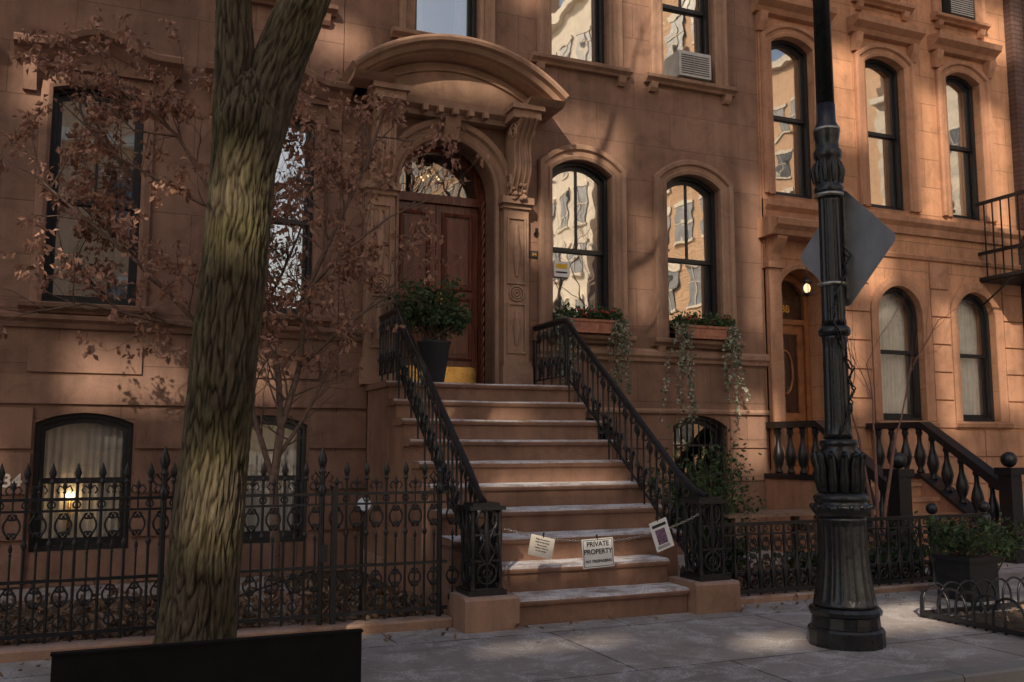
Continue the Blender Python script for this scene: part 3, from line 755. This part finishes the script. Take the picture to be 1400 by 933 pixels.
# ================================================================ LEFT FENCE
fn=empty('iron_fence'); f=MB(); Y=6.62
def spear(mb,x,y,z,sc=1.0):
    mb.tube([(x,y,z),(x,y,z+.012*sc),(x,y,z+.02*sc),(x,y,z+.035*sc),(x,y,z+.06*sc),(x,y,z+.12*sc)],[.009*sc,.018*sc,.009*sc,.012*sc,.02*sc,.001],6)
def cscroll(mb,x,z,w,h,sg,y=Y,r=.006):
    pts=[]
    for i in range(9):
        t=i/8; pts.append((x+sg*(w*.15+w*.85*math.sin(math.pi*t)),y,z+h*(t-.5)))
    e=[]; 
    for i in range(1,8): a=i*.8; e.append((x+sg*(w*.15+.022*math.sin(a)*(1-i/12)),y,z+h*.5-.022+.022*math.cos(a)*(1-i/12)))
    e2=[(p[0],p[1],2*z-p[2]) for p in e]
    mb.tube(list(reversed(e2))+pts+e,r,5)
posts=[-3.55,-1.15,.285,1.33,2.20]
f.box(-4.2,2.26,Y-.012,Y+.012,.955,.975); f.box(-4.2,2.26,Y-.012,Y+.012,.885,.9); f.box(-4.2,2.26,Y-.012,Y+.012,.45,.47); f.box(-4.2,2.26,Y-.012,Y+.012,.12,.145)
x=-4.15; sp_=.145
while x<2.24:
    if min(abs(x-p) for p in posts)>.05:
        f.tube([(x,Y,.08),(x,Y,1.06)],.0095,6); spear(f,x,Y,1.06,1.15)
        f.tube([(x,Y,.66),(x,Y,.685),(x,Y,.71)],[.009,.02,.009],6); ring(f,(x,Y,.93),.022,.006,'y',8)
    xm=x+sp_/2
    f.tube([(xm,Y,.13),(xm,Y,.62)],.007,5); spear(f,xm,Y,.62,.7)
    f.tube([(xm,Y,.9),(xm,Y,1.02)],.006,5); spear(f,xm,Y,1.0,.75)
    for sg in (-1,1): 
        cscroll(f,xm,.80,.048,.155,sg,r=.0075); cscroll(f,xm,.36,.045,.13,sg,r=.0075); 
        f.tube([(xm,Y,1.03),(xm+sg*.03,Y,1.05),(xm+sg*.045,Y,1.02),(xm+sg*.03,Y,1.0)],.006,5)
    ring(f,(xm,Y,.205),.03,.007,'y',10)
    x+=sp_
for p in posts:
    f.tube([(p,Y,.05),(p,Y,1.12)],.02,8); f.tube([(p,Y,.95),(p,Y,1.0),(p,Y,1.03)],[.02,.035,.02],8); spear(f,p,Y,1.10,1.7)
    for sg in (-1,1): f.tube([(p,Y,1.05),(p+sg*.05,Y,1.12),(p+sg*.075,Y,1.08),(p+sg*.05,Y,1.05)],.007,5)
f.box(1.40,1.44,Y-.02,Y+.02,.05,1.02); f.tube([(.33,Y+.03,.16),(1.3,Y+.03,.44)],.007,5)
f.box(1.31,1.37,Y-.035,Y-.02,.5,.62)
f.obj('ironwork',[M['iron']],fn)
k=MB(); k.extr([(6.53,0),(6.53,.055),(6.545,.07),(6.70,.07),(6.70,0)],-4.2,2.275); k.obj('fence_kerb',[M['plinth']],fn)
pl=empty('path_light'); k=MB(); k.tube([(1.70,6.95,0),(1.70,6.95,.80)],.014,6,0); k.tube([(1.70,6.95,.80),(1.70,6.90,.86)],[.02,.05],10,0)
k.tube([(1.70,6.90,.86),(1.695,6.87,.875)],[.05,.052],12,1); k.obj('pole_and_lamp',[M['frame'],M['white']],pl)

# ================================================================ RIGHT LOW FENCE
rf=empty('iron_fence'); f=MB()
f.box(4.60,7.72,Y-.02,Y+.02,.63,.66); f.box(4.60,7.72,Y-.012,Y+.012,.55,.565); f.box(4.60,7.72,Y-.015,Y+.015,.07,.10)
x=4.68
while x<7.7:
    f.tube([(x,Y,.03),(x,Y,.12),(x,Y,.18),(x,Y,.26),(x,Y,.33),(x,Y,.45),(x,Y,.5),(x,Y,.63)],[.012,.012,.022,.03,.012,.012,.02,.01],6)
    xm=x+.065
    ring(f,(xm,Y,.60),.022,.006,'y',8); ring(f,(xm,Y,.15),.04,.008,'y',10)
    for sg in (-1,1): cscroll(f,xm,.30,.045,.18,sg,Y,.008); cscroll(f,xm,.47,.035,.12,sg,Y,.006)
    x+=.13
for p in (6.0,7.05,7.72):
    f.lathe(p,Y,[(0,.07),(.06,.07),(.08,.045),(.15,.05),(.35,.03),(.55,.05),(.62,.06),(.66,.045)],12); f.ball((p,Y,.72),.055,0,8)
f.obj('ironwork',[M['iron']],rf)
k=MB(); k.extr([(6.53,0),(6.53,.04),(6.545,.05),(6.70,.05),(6.70,0)],4.615,7.75); k.obj('fence_kerb',[M['plinth']],rf)
bn=empty('wooden_bench'); k=MB()
for i in range(5): k.box(5.05,6.2,7.02+i*.085,7.09+i*.085,.66,.69)
for x in (5.15,6.08):
    for y in (7.05,7.38): k.box(x-.03,x+.03,y-.03,y+.03,0.004,.658)
    k.box(x-.02,x+.02,7.08,7.35,.5,.56)
k.obj('slats_and_legs',[M['benchwood']],bn)

# ================================================================ GROUND
b=MB(); b.add([(-300,-300,-.14),(300,-300,-.14),(300,300,-.14),(-300,300,-.14)],[(0,1,2,3)]); b.obj('ground',[M['ground']])
b=MB(); b.add([(-150,-7,-.132),(150,-7,-.132),(150,4.06,-.132),(-150,4.06,-.132)],[(0,1,2,3)]); b.obj('road',[M['asphalt']])
b=MB(); b.box(-60,60,4.203,10.3,-.135,0); b.obj('sidewalk',[M['sidewalk']])
b=MB(); b.box(-60,60,-11.95,-7.2,-.135,0); b.obj('sidewalk',[M['sidewalk']])
b=MB()
for i in range(60): b.extr([(4.05,-.135),(4.052,-.01),(4.065,.001),(4.199,.001),(4.199,-.135)],-36+i*1.5+.004,-36+(i+1)*1.5-.004)
b.obj('kerb',[M['granite']])
b=MB(); b.box(-60,60,-7.195,-7.05,-.135,0.001); b.obj('kerb',[M['granite']])
b=MB()
def soil(x0,x1,y0,y1,zz=.02):
    nx,ny=int((x1-x0)*10),int((y1-y0)*10); vs=[]
    for j in range(ny+1):
        for i in range(nx+1):
            x=x0+(x1-x0)*i/nx; y=y0+(y1-y0)*j/ny
            e=0 if i in(0,nx) or j in(0,ny) else 1
            vs.append((x,y,.004+e*(zz+.025*noise.noise(Vector((x*2.5,y*2.5,0))))))
    b.add(vs,[(j*(nx+1)+i,j*(nx+1)+i+1,(j+1)*(nx+1)+i+1,(j+1)*(nx+1)+i) for j in range(ny) for i in range(nx)],0,True)
soil(-4.2,1.0,6.72,8.9); soil(1.5,2.40,6.95,9.7); soil(4.62,7.55,6.72,7.6); soil(4.62,5.0,7.6,9.0); soil(-.20,1.05,4.45,5.95,.0); soil(5.76,7.4,4.64,5.46,.0)
b.obj('garden_soil',[M['soil']])
lt=MB()
for i in range(5200):
    if R()<.8: x,y=U(-4,2.35),6.75+abs(random.gauss(0,1))*1.0
    else: x,y=U(4.7,7.4),U(6.75,8.6)
    if y>9.7: continue
    lt.leaf((x,y,.03+R()*.03),.075,0,-.1,.6)
for i in range(140): lt.leaf((U(-1,7.5),6.5-abs(random.gauss(0,.25)),.012),.05,0,0,.5)
for i in range(160): lt.leaf((U(-.2,1.0),U(4.5,5.9),.02),.06,0,0,.6)
for i in range(60): lt.leaf((U(5.8,7.3),U(4.7,5.4),.02),.06,0,0,.6)
lt.obj('fallen_leaves',[M['litter']])

# ================================================================ TREE GUARD + BIG TREE
tg=empty('tree_guard'); k=MB()
k.box(-.22,1.08,4.38,4.41,.04,.44); k.box(-.225,1.085,4.372,4.418,.44,.450)
for x in (-.19,1.05): k.box(x-.02,x+.02,4.412,4.45,0,.43)
for x in (-.19,1.05): k.box(x-.012,x+.012,4.451,5.0,.03,.10)
k.obj('panels',[M['blackpanel']],tg)
bt=empty('street_tree')
def bark_tube(pts,rs,nseg=96,amp=.02):
    pts=[Vector(p) for p in pts]; vs=[];rid=[]; rows=len(pts)
    for i,p in enumerate(pts):
        for j in range(nseg):
            a=2*math.pi*j/nseg; r=rs[i]
            ca,sa=math.cos(a),math.sin(a)
            w=noise.noise(Vector((ca*r*9,sa*r*9,p.z*3.5)))*1.1
            u=Vector((ca*r*40+w,sa*r*40+w,p.z*5.0))
            n0=noise.noise(u)
            n1=min(1,abs(n0)*3.0)
            n2=noise.noise(u*2.3+Vector((9,3,1)))*.5+.5
            n3=min(1,abs(noise.noise(Vector((ca*r*70,sa*r*70,p.z*10+5))))*3)
            h=n1**.7*.62+n3*.22+n2*.22
            rid.append(h); rr=r*(1+.04*math.sin(a*3+p.z)+.05*noise.noise(Vector((ca*1.5,sa*1.5,p.z*1.2))))+amp*(h-.7)
            vs.append((p.x+rr*ca,p.y+rr*sa,p.z))
    fs=[(i*nseg+j,i*nseg+(j+1)%nseg,(i+1)*nseg+(j+1)%nseg,(i+1)*nseg+j) for i in range(rows-1) for j in range(nseg)]
    return vs,fs,rid
def interp(keys,z):
    for a,b in zip(keys,keys[1:]):
        if z<=b[0]:
            t=(z-a[0])/(b[0]-a[0])
            return [a[k]+(b[k]-a[k])*t for k in range(1,len(a))]
    return list(keys[-1][1:])
TY=5.3
tb=MB(); rid=[]
def addtrunk(keys,z0,z1,step,nseg,amp):
    zs_=[z0+i*step for i in range(int((z1-z0)/step)+1)]
    P=[];Rs=[]
    for z in zs_:
        x,y,r=interp(keys,z); P.append((x,y,z)); Rs.append(r)
    vs,fs,rd=bark_tube(P,Rs,nseg,amp); tb.add(vs,fs,0,True); rid.extend(rd)
addtrunk([(0,.40,TY,.26),(.15,.41,TY,.215),(.45,.43,TY,.192),(1.3,.475,TY,.177),(2.2,.535,TY,.172),(2.9,.575,TY,.176),(3.15,.60,TY,.19),(3.35,.62,TY,.14),(3.45,.62,TY,.07)],0,3.45,.012,240,.022)
addtrunk([(2.7,.53,TY,.12),(3.1,.525,TY,.125),(3.5,.51,TY,.108),(3.85,.49,TY,.095),(5,.40,TY+.1,.09),(6.5,.2,TY+.2,.07),(8.5,-.3,TY+.1,.02)],2.7,8.5,.02,110,.018)
addtrunk([(2.75,.60,TY,.13),(3.1,.655,TY,.15),(3.5,.75,TY,.152),(3.85,.87,TY,.148),(4.6,1.1,TY-.1,.13),(6,1.5,TY-.3,.09),(8.5,1.9,TY-.6,.02)],2.75,8.5,.02,120,.02)
me=tb.obj('trunk',[M['bark']],bt,attr=('ridge',rid))
def grow(mb,p,d,r,L,depth,tips,wig=.25,up_=.1,n=5,sides=6,kids=(2,3),m=0,spread=.75):
    p=Vector(p); d=Vector(d).normalized(); pts=[p.copy()]; rs=[r]
    for i in range(n):
        d=(d+Vector((U(-1,1),U(-1,1),U(-1,1)))*wig+Vector((0,0,up_))*.5).normalized(); p=p+d*L/n; pts.append(p.copy()); rs.append(r*(1-.42*(i+1)/n))
    mb.tube(pts,rs,sides if depth>1 else 4,m)
    if depth<=0: tips.append((pts[-1],d)); tips.append((pts[n//2],d)); return
    for k in range(random.randint(*kids)):
        q=pts[-1] if k==0 else pts[random.randint(n//2,n)]
        nd=(d+Vector((U(-1,1),U(-1,1),U(-1,1)))*spread).normalized()
        grow(mb,q,nd,rs[-1]*U(.65,.9),L*U(.6,.85),depth-1,tips,wig,up_,n,sides,kids,m,spread)
c=MB(); tips=[]
for (p,d,r,L) in (((.2,TY+.2,6.3),(-.5,.1,.8),.06,1.8),((1.5,TY-.3,6.0),(.6,-.1,.8),.07,1.8),((.42,TY+.1,5),(-.8,-.5,.5),.06,1.6),((1.1,TY-.1,4.8),(.9,.2,.6),.06,1.6),((1.8,TY-.6,8),(.2,0,1),.05,1.5),((-.3,TY,8),(-.2,0,1),.05,1.5)):
    grow(c,p,d,r,L,4,tips,.2,.15)
c.obj('branches',[M['twig']],bt)

# small tree with dried leaves
sm_=empty('small_garden_tree'); c=MB(); tips=[]; random.seed(21)
BY=8.35
c.tube([(1.27,BY,0),(1.28,BY,.5),(1.25,BY-.02,1.0),(1.30,BY,1.45)],[.055,.045,.038,.036],8)
mains=[((1.30,BY,1.45),[(1.27,BY,1.9),(1.12,BY-.05,2.6),(.75,BY-.1,3.3),(.35,BY-.1,3.95),(-.1,BY-.1,4.3)],.03),
((1.30,BY,1.45),[(1.45,BY,2.0),(1.5,BY,2.7),(1.75,BY,3.3),(2.0,BY-.1,3.9),(2.15,BY-.1,4.4)],.03),
((1.25,BY,1.0),[(1.05,BY-.05,1.6),(.6,BY-.1,2.3),(.1,BY-.15,2.8),(-.4,BY-.15,3.2),(-.75,BY-.1,3.5)],.026),
((1.45,BY,2.0),[(1.8,BY-.1,2.35),(2.1,BY-.2,2.6),(2.35,BY-.2,2.75)],.02),
((1.28,BY,1.2),[(1.5,BY,1.55),(1.75,BY-.1,2.1),(1.9,BY-.1,2.5)],.02),
((1.12,BY-.05,2.6),[(1.15,BY,3.2),(1.1,BY,3.9),(1.2,BY,4.4)],.02),
((.6,BY-.1,2.3),[(.2,BY-.1,2.35),(-.3,BY-.15,2.45),(-.7,BY-.15,2.35)],.018),
((.75,BY-.1,3.3),[(.4,BY-.1,3.45),(-.1,BY-.1,3.7),(-.55,BY-.1,4.1)],.018),
((1.75,BY,3.3),[(1.4,BY-.1,3.6),(1.5,BY-.1,4.1)],.015),
((1.5,BY,2.7),[(1.85,BY-.1,3.1),(2.2,BY-.2,3.4),(2.6,BY-.3,3.6)],.016),
((.35,BY-.1,3.95),[(.0,BY-.1,3.95),(-.5,BY-.1,4.4)],.012)]
for s0,pl_,r in mains:
    pts=[s0]+pl_; k=len(pts); c.tube(pts,[r*(1-.65*i/(k-1)) for i in range(k)],6)
    for i in range(1,k):
        for j in range(4):
            a=Vector(pts[i-1]).lerp(Vector(pts[i]),R()); d=(Vector(pts[i])-Vector(pts[i-1])).normalized()
            nd=d*.6+Vector((U(-1,1),U(-.6,.6),U(-.5,.9)))
            grow(c,a,nd,r*.32,U(.26,.46),2,tips,.25,.1,4,4,(2,3),0,.8)
c.obj('stems',[M['twig']],sm_)
lf=MB(); 
for (p,d) in tips:
    if p.z<2.0: continue
    dens=noise.noise(p*2.1)+.22+(.2 if p.x<.9 else -.15)
    if p.x>2.1 and p.z<3.0: dens-=.5
    if R()>dens+.45: continue
    for k in range(random.randint(3,9)): lf.leaf(p+Vector((U(-1,1),U(-1,1),U(-1.3,.4)))*.05,.064,0,.7,.6)
lf.obj('dried_foliage',[M['brownleaf']],sm_,)

random.seed(5)
vt=empty('bare_garden_tree'); c=MB(); tips=[]
for d in ((0,.0,1),(.35,0,1),(-.25,.05,1)):
    c.tube([(6.95,7.2,0),(6.95+d[0]*.3,7.2,.7),(6.95+d[0]*.8,7.2,1.4)],[.022,.018,.014],6)
    grow(c,(6.95+d[0]*.8,7.2,1.4),d,.013,.75,4,tips,.2,.1,4,4,(2,3),0,.6)
c.obj('stems',[simple('reddish_twigs',(.20,.10,.075),.8)],vt)

def bush(name,c0,rad,n,mat,size,stems=10,droop=.2,parent=None,seed=1):
    random.seed(seed); e=parent or empty(name); m=MB(); l=MB(); c0=Vector(c0); rad=Vector(rad); base=Vector((c0.x,c0.y,c0.z-rad.z))
    T=[]
    for i in range(stems):
        d=Vector((U(-1,1)*rad.x,U(-1,1)*rad.y,U(.7,1.9)*rad.z)); q=base+d
        pts=[base+Vector((U(-.3,.3)*rad.x,U(-.3,.3)*rad.y,0)),base.lerp(q,.5)+Vector((U(-1,1),U(-1,1),0))*.05,q]; m.tube(pts,[.008,.006,.003],4); T.append(pts)
    for i in range(n):
        pts=random.choice(T); t=U(.25,1.05); p=pts[1].lerp(pts[2],t)+Vector((random.gauss(0,.3)*rad.x*.6,random.gauss(0,.3)*rad.y*.6,random.gauss(0,.25)*rad.z*.6))
        l.leaf(p,size,0,droop,.5)
    m.obj('stems',[M['twig']],e); l.obj('foliage',[mat],e); return e
bush('garden_shrub',(5.05,7.35,.75),(.48,.3,.66),1700,M['green'],.06,30,seed=3)
bush('garden_shrub',(4.95,6.95,.35),(.3,.2,.32),900,M['green'],.05,18,seed=4)
bush('garden_shrub',(6.5,7.0,.2),(.8,.2,.16),1100,M['green'],.07,30,-.3,seed=6)
bush('garden_shrub',(7.3,7.1,.3),(.3,.2,.3),500,M['green'],.06,14,seed=8)
bush('garden_shrub',(8.0,6.9,.35),(.35,.25,.35),600,M['green'],.06,14,seed=9)
pp=empty('potted_plant'); k=MB()
k.lathe(3.02,9.32,[(1.955,.10),(1.97,.11),(2.35,.165),(2.38,.18),(2.40,.18),(2.40,.15),(2.36,.15)],20,0); k.obj('planter',[M['blackpot']],pp)
bush('potted_plant',(3.0,9.32,2.70),(.36,.28,.32),1300,M['green'],.075,34,.1,parent=pp,seed=11)
for bi,xc in enumerate((5.06,6.66)):
    random.seed(30+bi)
    wb=empty('window_flower_box'); k=MB()
    k.box(xc-.36,xc+.36,FY-.20,FY-.03,2.625,2.78,0); k.box(xc-.375,xc+.375,FY-.215,FY-.015,2.755,2.785,0)
    for i in range(5): k.box(xc-.3+i*.13,xc-.22+i*.13,FY-.206,FY-.199,2.66,2.73,0)
    k.obj('terracotta_trough',[M['terracotta']],wb)
    l=MB()
    for i in range(1200): l.leaf((xc+U(-.42,.42),FY-.11+random.gauss(0,.06),2.80+abs(random.gauss(0,.055))),.055,0,-.2,.4)
    l.obj('greenery',[M['green']],wb)
    l=MB()
    for i in range(12): l.ball((xc+U(-.38,.38),FY-.17+U(-.05,.03),2.84+U(-.02,.07)),.018,0,5)
    l.obj('berries',[M['red']],wb)
    l=MB(); s_=MB()
    for side in (-1,1):
        for j in range(9):
            x=xc+side*U(.26,.48); y=FY-.2-U(0,.05); z=2.82; L=U(.3,1.25) if bi else U(.25,.95)
            pts=[(x,y,z)]; dr=U(-.004,.006)*side
            while z>2.8-L:
                z-=.028; x+=U(-.014,.014)+dr; y+=U(-.008,.006); pts.append((x,y,z))
                for q in range(2): 
                    if R()<.9: l.leaf((x+U(-.025,.025),y+U(-.02,.02),z),.046,0,.3,.8)
            s_.tube(pts,.002,3)
    l.obj('trailing_ivy',[M['ivy']],wb); s_.obj('ivy_stems',[M['twig']],wb)

random.seed(12)
pp=empty('potted_plant'); k=MB(); k.box(6.62,6.95,5.85,6.2,.0,.33,0); k.box(6.60,6.97,5.83,6.22,.33,.37,0); k.obj('planter',[M['blackpot']],pp)
bush('potted_plant',(6.79,6.02,.52),(.28,.28,.2),700,M['green'],.06,20,.1,parent=pp,seed=13)
hg=empty('tree_pit_hoop_guard'); k=MB()
def hoop(a,b,h,nn=10): 
    a=Vector(a);b=Vector(b); k.tube([a]+[a.lerp(b,.5-.5*math.cos(math.pi*i/nn))+Vector((0,0,h*.45+h*.55*math.sin(math.pi*i/nn))) for i in range(nn+1)]+[b],.010,5)
for i in range(5):
    y=4.62+i*.16; hoop((5.72,y,0),(5.72,y+.26,0),.25)
for i in range(9):
    x=5.72+i*.17; hoop((x,5.5,0),(x+.26,5.5,0),.25); hoop((x,4.6,0),(x+.26,4.6,0),.25)
k.box(5.70,5.74,4.58,5.52,.02,.05); k.box(5.72,7.4,5.48,5.52,.02,.05); k.box(5.72,7.4,4.58,4.62,.02,.05)
k.obj('hoops',[M['iron']],hg)

# ================================================================ LAMP POST
lp=empty('street_lamp'); k=MB(); LX,LY=4.50,4.99
k.lathe(LX,LY,[(0,.245),(.10,.245),(.115,.235),(.12,.22),(.19,.215),(.20,.23),(.225,.235),(.245,.22),(.25,.20)],16,0,sm=False)
pr=[(.25,.205)]+[(.25+.02*i,.205-.045*math.sin(min(1,i/20)*math.pi/2)) for i in range(1,29)]+[(.83,.158)]
k.lathe(LX,LY,pr,96,0,flute=(16,.016,.29,.80))
k.lathe(LX,LY,[(.83,.16),(.85,.175),(.87,.19),(.895,.195),(.91,.19),(.925,.165),(.94,.175),(.96,.18),(.98,.165),(1.0,.13)],32)
k.lathe(LX,LY,[(1.0,.13),(1.04,.118),(1.12,.12),(1.2,.135),(1.26,.14),(1.29,.115),(1.31,.125),(1.335,.128),(1.35,.10)],32)
for i in range(12):
    a=i*math.pi/6; ca,sa=math.cos(a),math.sin(a)
    k.tube([(LX+ca*r,LY+sa*r,z) for z,r in ((1.0,.125),(1.08,.135),(1.16,.135),(1.22,.15),(1.255,.165),(1.24,.18))],[.03,.036,.03,.028,.018,.006],6)
for i in range(16):
    a=i*math.pi/8; k.ball((LX+.19*math.cos(a),LY+.19*math.sin(a),.90),.018,0,6)
k.lathe(LX,LY,[(1.35+.72*i/20,.093-.008*i/20) for i in range(21)],80,0,flute=(14,.013,1.40,2.02))
k.lathe(LX,LY,[(2.05,.09),(2.06,.105),(2.09,.108),(2.11,.10),(2.12,.088)],24)
k.lathe(LX,LY,[(2.12+.92*i/20,.084-.006*i/20) for i in range(21)],80,0,flute=(14,.011,2.15,3.0))
k.lathe(LX,LY,[(3.04,.08),(3.05,.098),(3.09,.102),(3.11,.085),(3.14,.088),(3.2,.096),(3.26,.088),(3.29,.082),(3.31,.095),(3.35,.098),(3.38,.08),(3.42,.078),(3.46,.086),(3.50,.09),(3.54,.08),(3.57,.066),(3.7,.064)],32)
for i in range(10):
    a=i*math.pi/5; k.tube([(LX+.088*math.cos(a),LY+.088*math.sin(a),3.13),(LX+.1*math.cos(a),LY+.1*math.sin(a),3.21),(LX+.085*math.cos(a),LY+.085*math.sin(a),3.28)],[.014,.02,.01],5)
k.lathe(LX,LY,[(3.7,.064),(6.2,.048),(6.25,.06),(6.3,.045),(7.0,.04)],48,0,flute=(10,.006,3.7,6.1))
k.tube([(LX,LY,6.9)]+[(LX,LY-.6+.6*math.cos(t),7.6+.6*math.sin(t)) for t in [i*math.pi/10 for i in range(11)]]+[(LX,LY-1.2,7.35)],.035,8)
k.lathe(LX,LY-1.2,[(7.0,.20),(7.1,.19),(7.25,.1),(7.4,.04)],20)
for z in (3.03,3.5,2.06,2.40): k.lathe(LX,LY,[(z,.099 if z<3.4 else .093),(z+.022,.099 if z<3.4 else .093)],28,1)
pts=[]
for i in range(110):
    z=1.38+i*.0125; r=.10+.014*math.sin(i*.6)+.006*math.sin(i*1.7); a=-2.2+.9*math.sin(i*.07)+i*.012
    pts.append((LX+r*math.cos(a),LY+r*math.sin(a),z))
k.tube(pts,.007,5,0); k.tube([(p[0]+.01*math.sin(i*.4),p[1]-.01,p[2]+.02) for i,p in enumerate(pts)],.006,5,0)
k.obj('post',[M['lampiron'],M['steel']],lp)
ts=empty('traffic_sign',(LX+.13,LY+.0,2.68)); k=MB()
q=.42; rr=.05
poly=[]
for cxx,czz,a0 in ((0,q,90),(-q,0,180),(0,-q,270),(q,0,0)):
    ux,uz=math.cos(math.radians(a0)),math.sin(math.radians(a0)); bx,bz=(cxx-ux*rr*1.2,czz-uz*rr*1.2)
    for s_ in (-40,-20,0,20,40):
        an=math.radians(a0+s_); poly.append((bx+rr*math.cos(an),bz+rr*math.sin(an)))
k.plate([poly],-.0015,.003)
o=k.obj('sign_plate',[M['alu']],ts); ts.rotation_euler=(0,0,math.radians(97))
k=MB(); k.box(-.02,.02,0.002,.03,-.36,.36); k.obj('bracket',[M['steel']],ts)

# ================================================================ ACROSS THE STREET
S=Vector((-.5,-.75,.55)).normalized()
random.seed(3)
ob=empty('sun_screen_wall'); k=MB()  # added unseen wall, blocks the sun except through its holes
BY0=-12.0
targets=[(5.02,9.8,5.12,.62,.42),(-.05,9.8,2.05,.62,.36),(-.95,9.8,4.9,.3,.4),(1.25,9.8,2.1,.32,.28),(7.42,9.8,1.55,.40,.55),(7.5,9.8,3.9,.2,1.1),(5.8,9.8,3.6,.2,.8),
 (3.0,9.3,5.75,.75,.2),(4.1,9.55,4.1,.25,.42),(8.0,9.8,5.8,.28,1.0),(9.1,9.8,6.3,.45,.8),(10.75,9.8,5.6,.4,1.1),(9.3,9.8,3.85,.6,.42),(12.0,9.8,5.5,.35,1.1),(12.0,9.8,2.8,.35,1.0),(10.8,9.8,2.5,.3,1.0),(8.98,9.8,2.5,.26,.7),(12.2,9.8,7.7,.5,.5),
 (3.3,6.95,.4,.70,.2),(3.6,7.75,1.05,.75,.2),(3.2,8.55,1.7,.6,.2),(5.5,5.75,0,.62,.42),(6.75,5.6,0,.30,.4),(4.1,5.4,0,.35,.22),(2.7,5.85,0,.6,.16),(.5,5.3,1.0,.25,.35),(.55,5.3,2.6,.25,.35),(5.85,9.8,6.7,.4,.8),(4.2,9.8,7.2,.3,.6),(-1.7,9.8,3.5,.3,.5),(1.9,9.8,5.9,.4,.3),(-1.35,9.8,1.2,.3,.3)]
holes=[]  # openings invented to let sun patches fall on the targets
for (x,y,z,rx,rz) in targets:
    t=(y-BY0)/.75; hx=x-.5*t; hz=z+.55*t
    holes.append((hx-rx,hx+rx,hz-rz,hz+rz))
ok=[]
for h in holes:
    if all(h[1]<g[0]-.03 or h[0]>g[1]+.03 or h[3]<g[2]-.03 or h[2]>g[3]+.03 for g in ok): ok.append(h)
loops=[[(-21,0),(-21,27),(1,27),(1,0)]]+[[(a,c_),(a,d_),(b_,d_),(b_,c_)] for a,b_,c_,d_ in ok]
k.plate(loops,BY0-.3,.3,0)
for fl in range(3):
    for i in range(8):
        x=-20+i*2.85; z=1.2+fl*3.4
        k.box(x-.55,x+.55,BY0,BY0+.03,z,z+1.9,2); k.box(x-.7,x+.7,BY0,BY0+.12,z-.12,z,1); k.box(x-.7,x+.7,BY0,BY0+.10,z+1.9,z+2.1,1)
k.box(-21,1,BY0,BY0+.3,11.0,11.35,1)
k.obj('pierced_screen',[M['tan'],M['cream'],M['farglass']],ob)
def litblock(name,x0,x1,y0,y1,h,mat,seed):
    random.seed(seed); e=empty(name); b=MB(); b.box(x0,x1,y0,y1,-.13,h,0)
    z=1.5
    while z+2<h:
        y=y0+1.2
        while y<y1-1:
            b.box(x0-.06,x0,y-.55,y+.55,z,z+1.8,2); b.box(x0-.12,x0,y-.7,y+.7,z-.15,z,1); b.box(x0-.10,x0,y-.7,y+.7,z+1.8,z+2.05,1); b.box(x0-.09,x0-.06,y-.03,y+.03,z,z+1.8,1); b.box(x0-.09,x0-.06,y-.55,y+.55,z+.9,z+.96,1)
            y+=2.1
        z+=3.1
    b.box(x0-.5,x1,y0-.01,y1+.01,h,h+.5,1); b.obj('block',[mat,M['cream'],M['farglass']],e)
litblock('brick_apartment_building',24,25.6,-24,-13,24,M['tan'],1)
litblock('brick_apartment_building',23.6,25.6,-33,-24.1,27,M['cream'],2)
litblock('brick_apartment_building',24.1,25.6,-70,-33.1,31,M['tan'],3)
litblock('brick_apartment_building',42,60,-22,-8,22,M['cream'],4)
litblock('brick_apartment_building',42.5,60,-45,-22.1,28,M['tan'],5)
for (x,y,sd) in ((10,-9,1),(17,-12,2),(27,-9,3)):
    random.seed(40+sd); e=empty('bare_street_tree'); c=MB(); tips=[]
    c.tube([(x,y,-.1),(x+.05,y,2),(x,y,4.2)],[.2,.17,.15],10)
    for q in range(5): grow(c,(x,y,4.1),(U(-1,1),U(-1,1),U(.8,1.4)),.15,3.2,4,tips,.18,.12,5,5,(2,3),0,.6)
    c.obj('trunk_and_branches',[M['twig']],e)

# ================================================================ LIGHT, WORLD, CAMERA
el=math.asin(S.z); rot=math.atan2(S.x,S.y)
w=bpy.data.worlds.new('World'); scene.world=w; w.use_nodes=True
sky=w.node_tree.nodes.new('ShaderNodeTexSky'); sky.sky_type='NISHITA'; sky.sun_disc=False
sky.sun_elevation=el; sky.sun_rotation=rot; sky.dust_density=3.5; sky.ozone_density=.3
bg=w.node_tree.nodes['Background']; bg.inputs[1].default_value=.13; w.node_tree.links.new(sky.outputs[0],bg.inputs[0])
sl=bpy.data.lights.new('sun','SUN'); sl.energy=5.0; sl.angle=math.radians(.6); sl.color=(1,.86,.68)
so=bpy.data.objects.new('sun',sl); scene.collection.objects.link(so); so.rotation_euler=S.to_track_quat('Z','Y').to_euler()
cam=bpy.data.cameras.new('camera'); cam.sensor_width=36; cam.lens=1270/1400*36; cam.clip_end=1000
co=bpy.data.objects.new('camera',cam); scene.collection.objects.link(co); co.location=(0,0,1.3)
co.rotation_euler=(math.radians(90+6.47),0,math.radians(-22.78)); scene.camera=co
scene.view_settings.view_transform='Standard'; scene.view_settings.look='None'; scene.view_settings.exposure=0
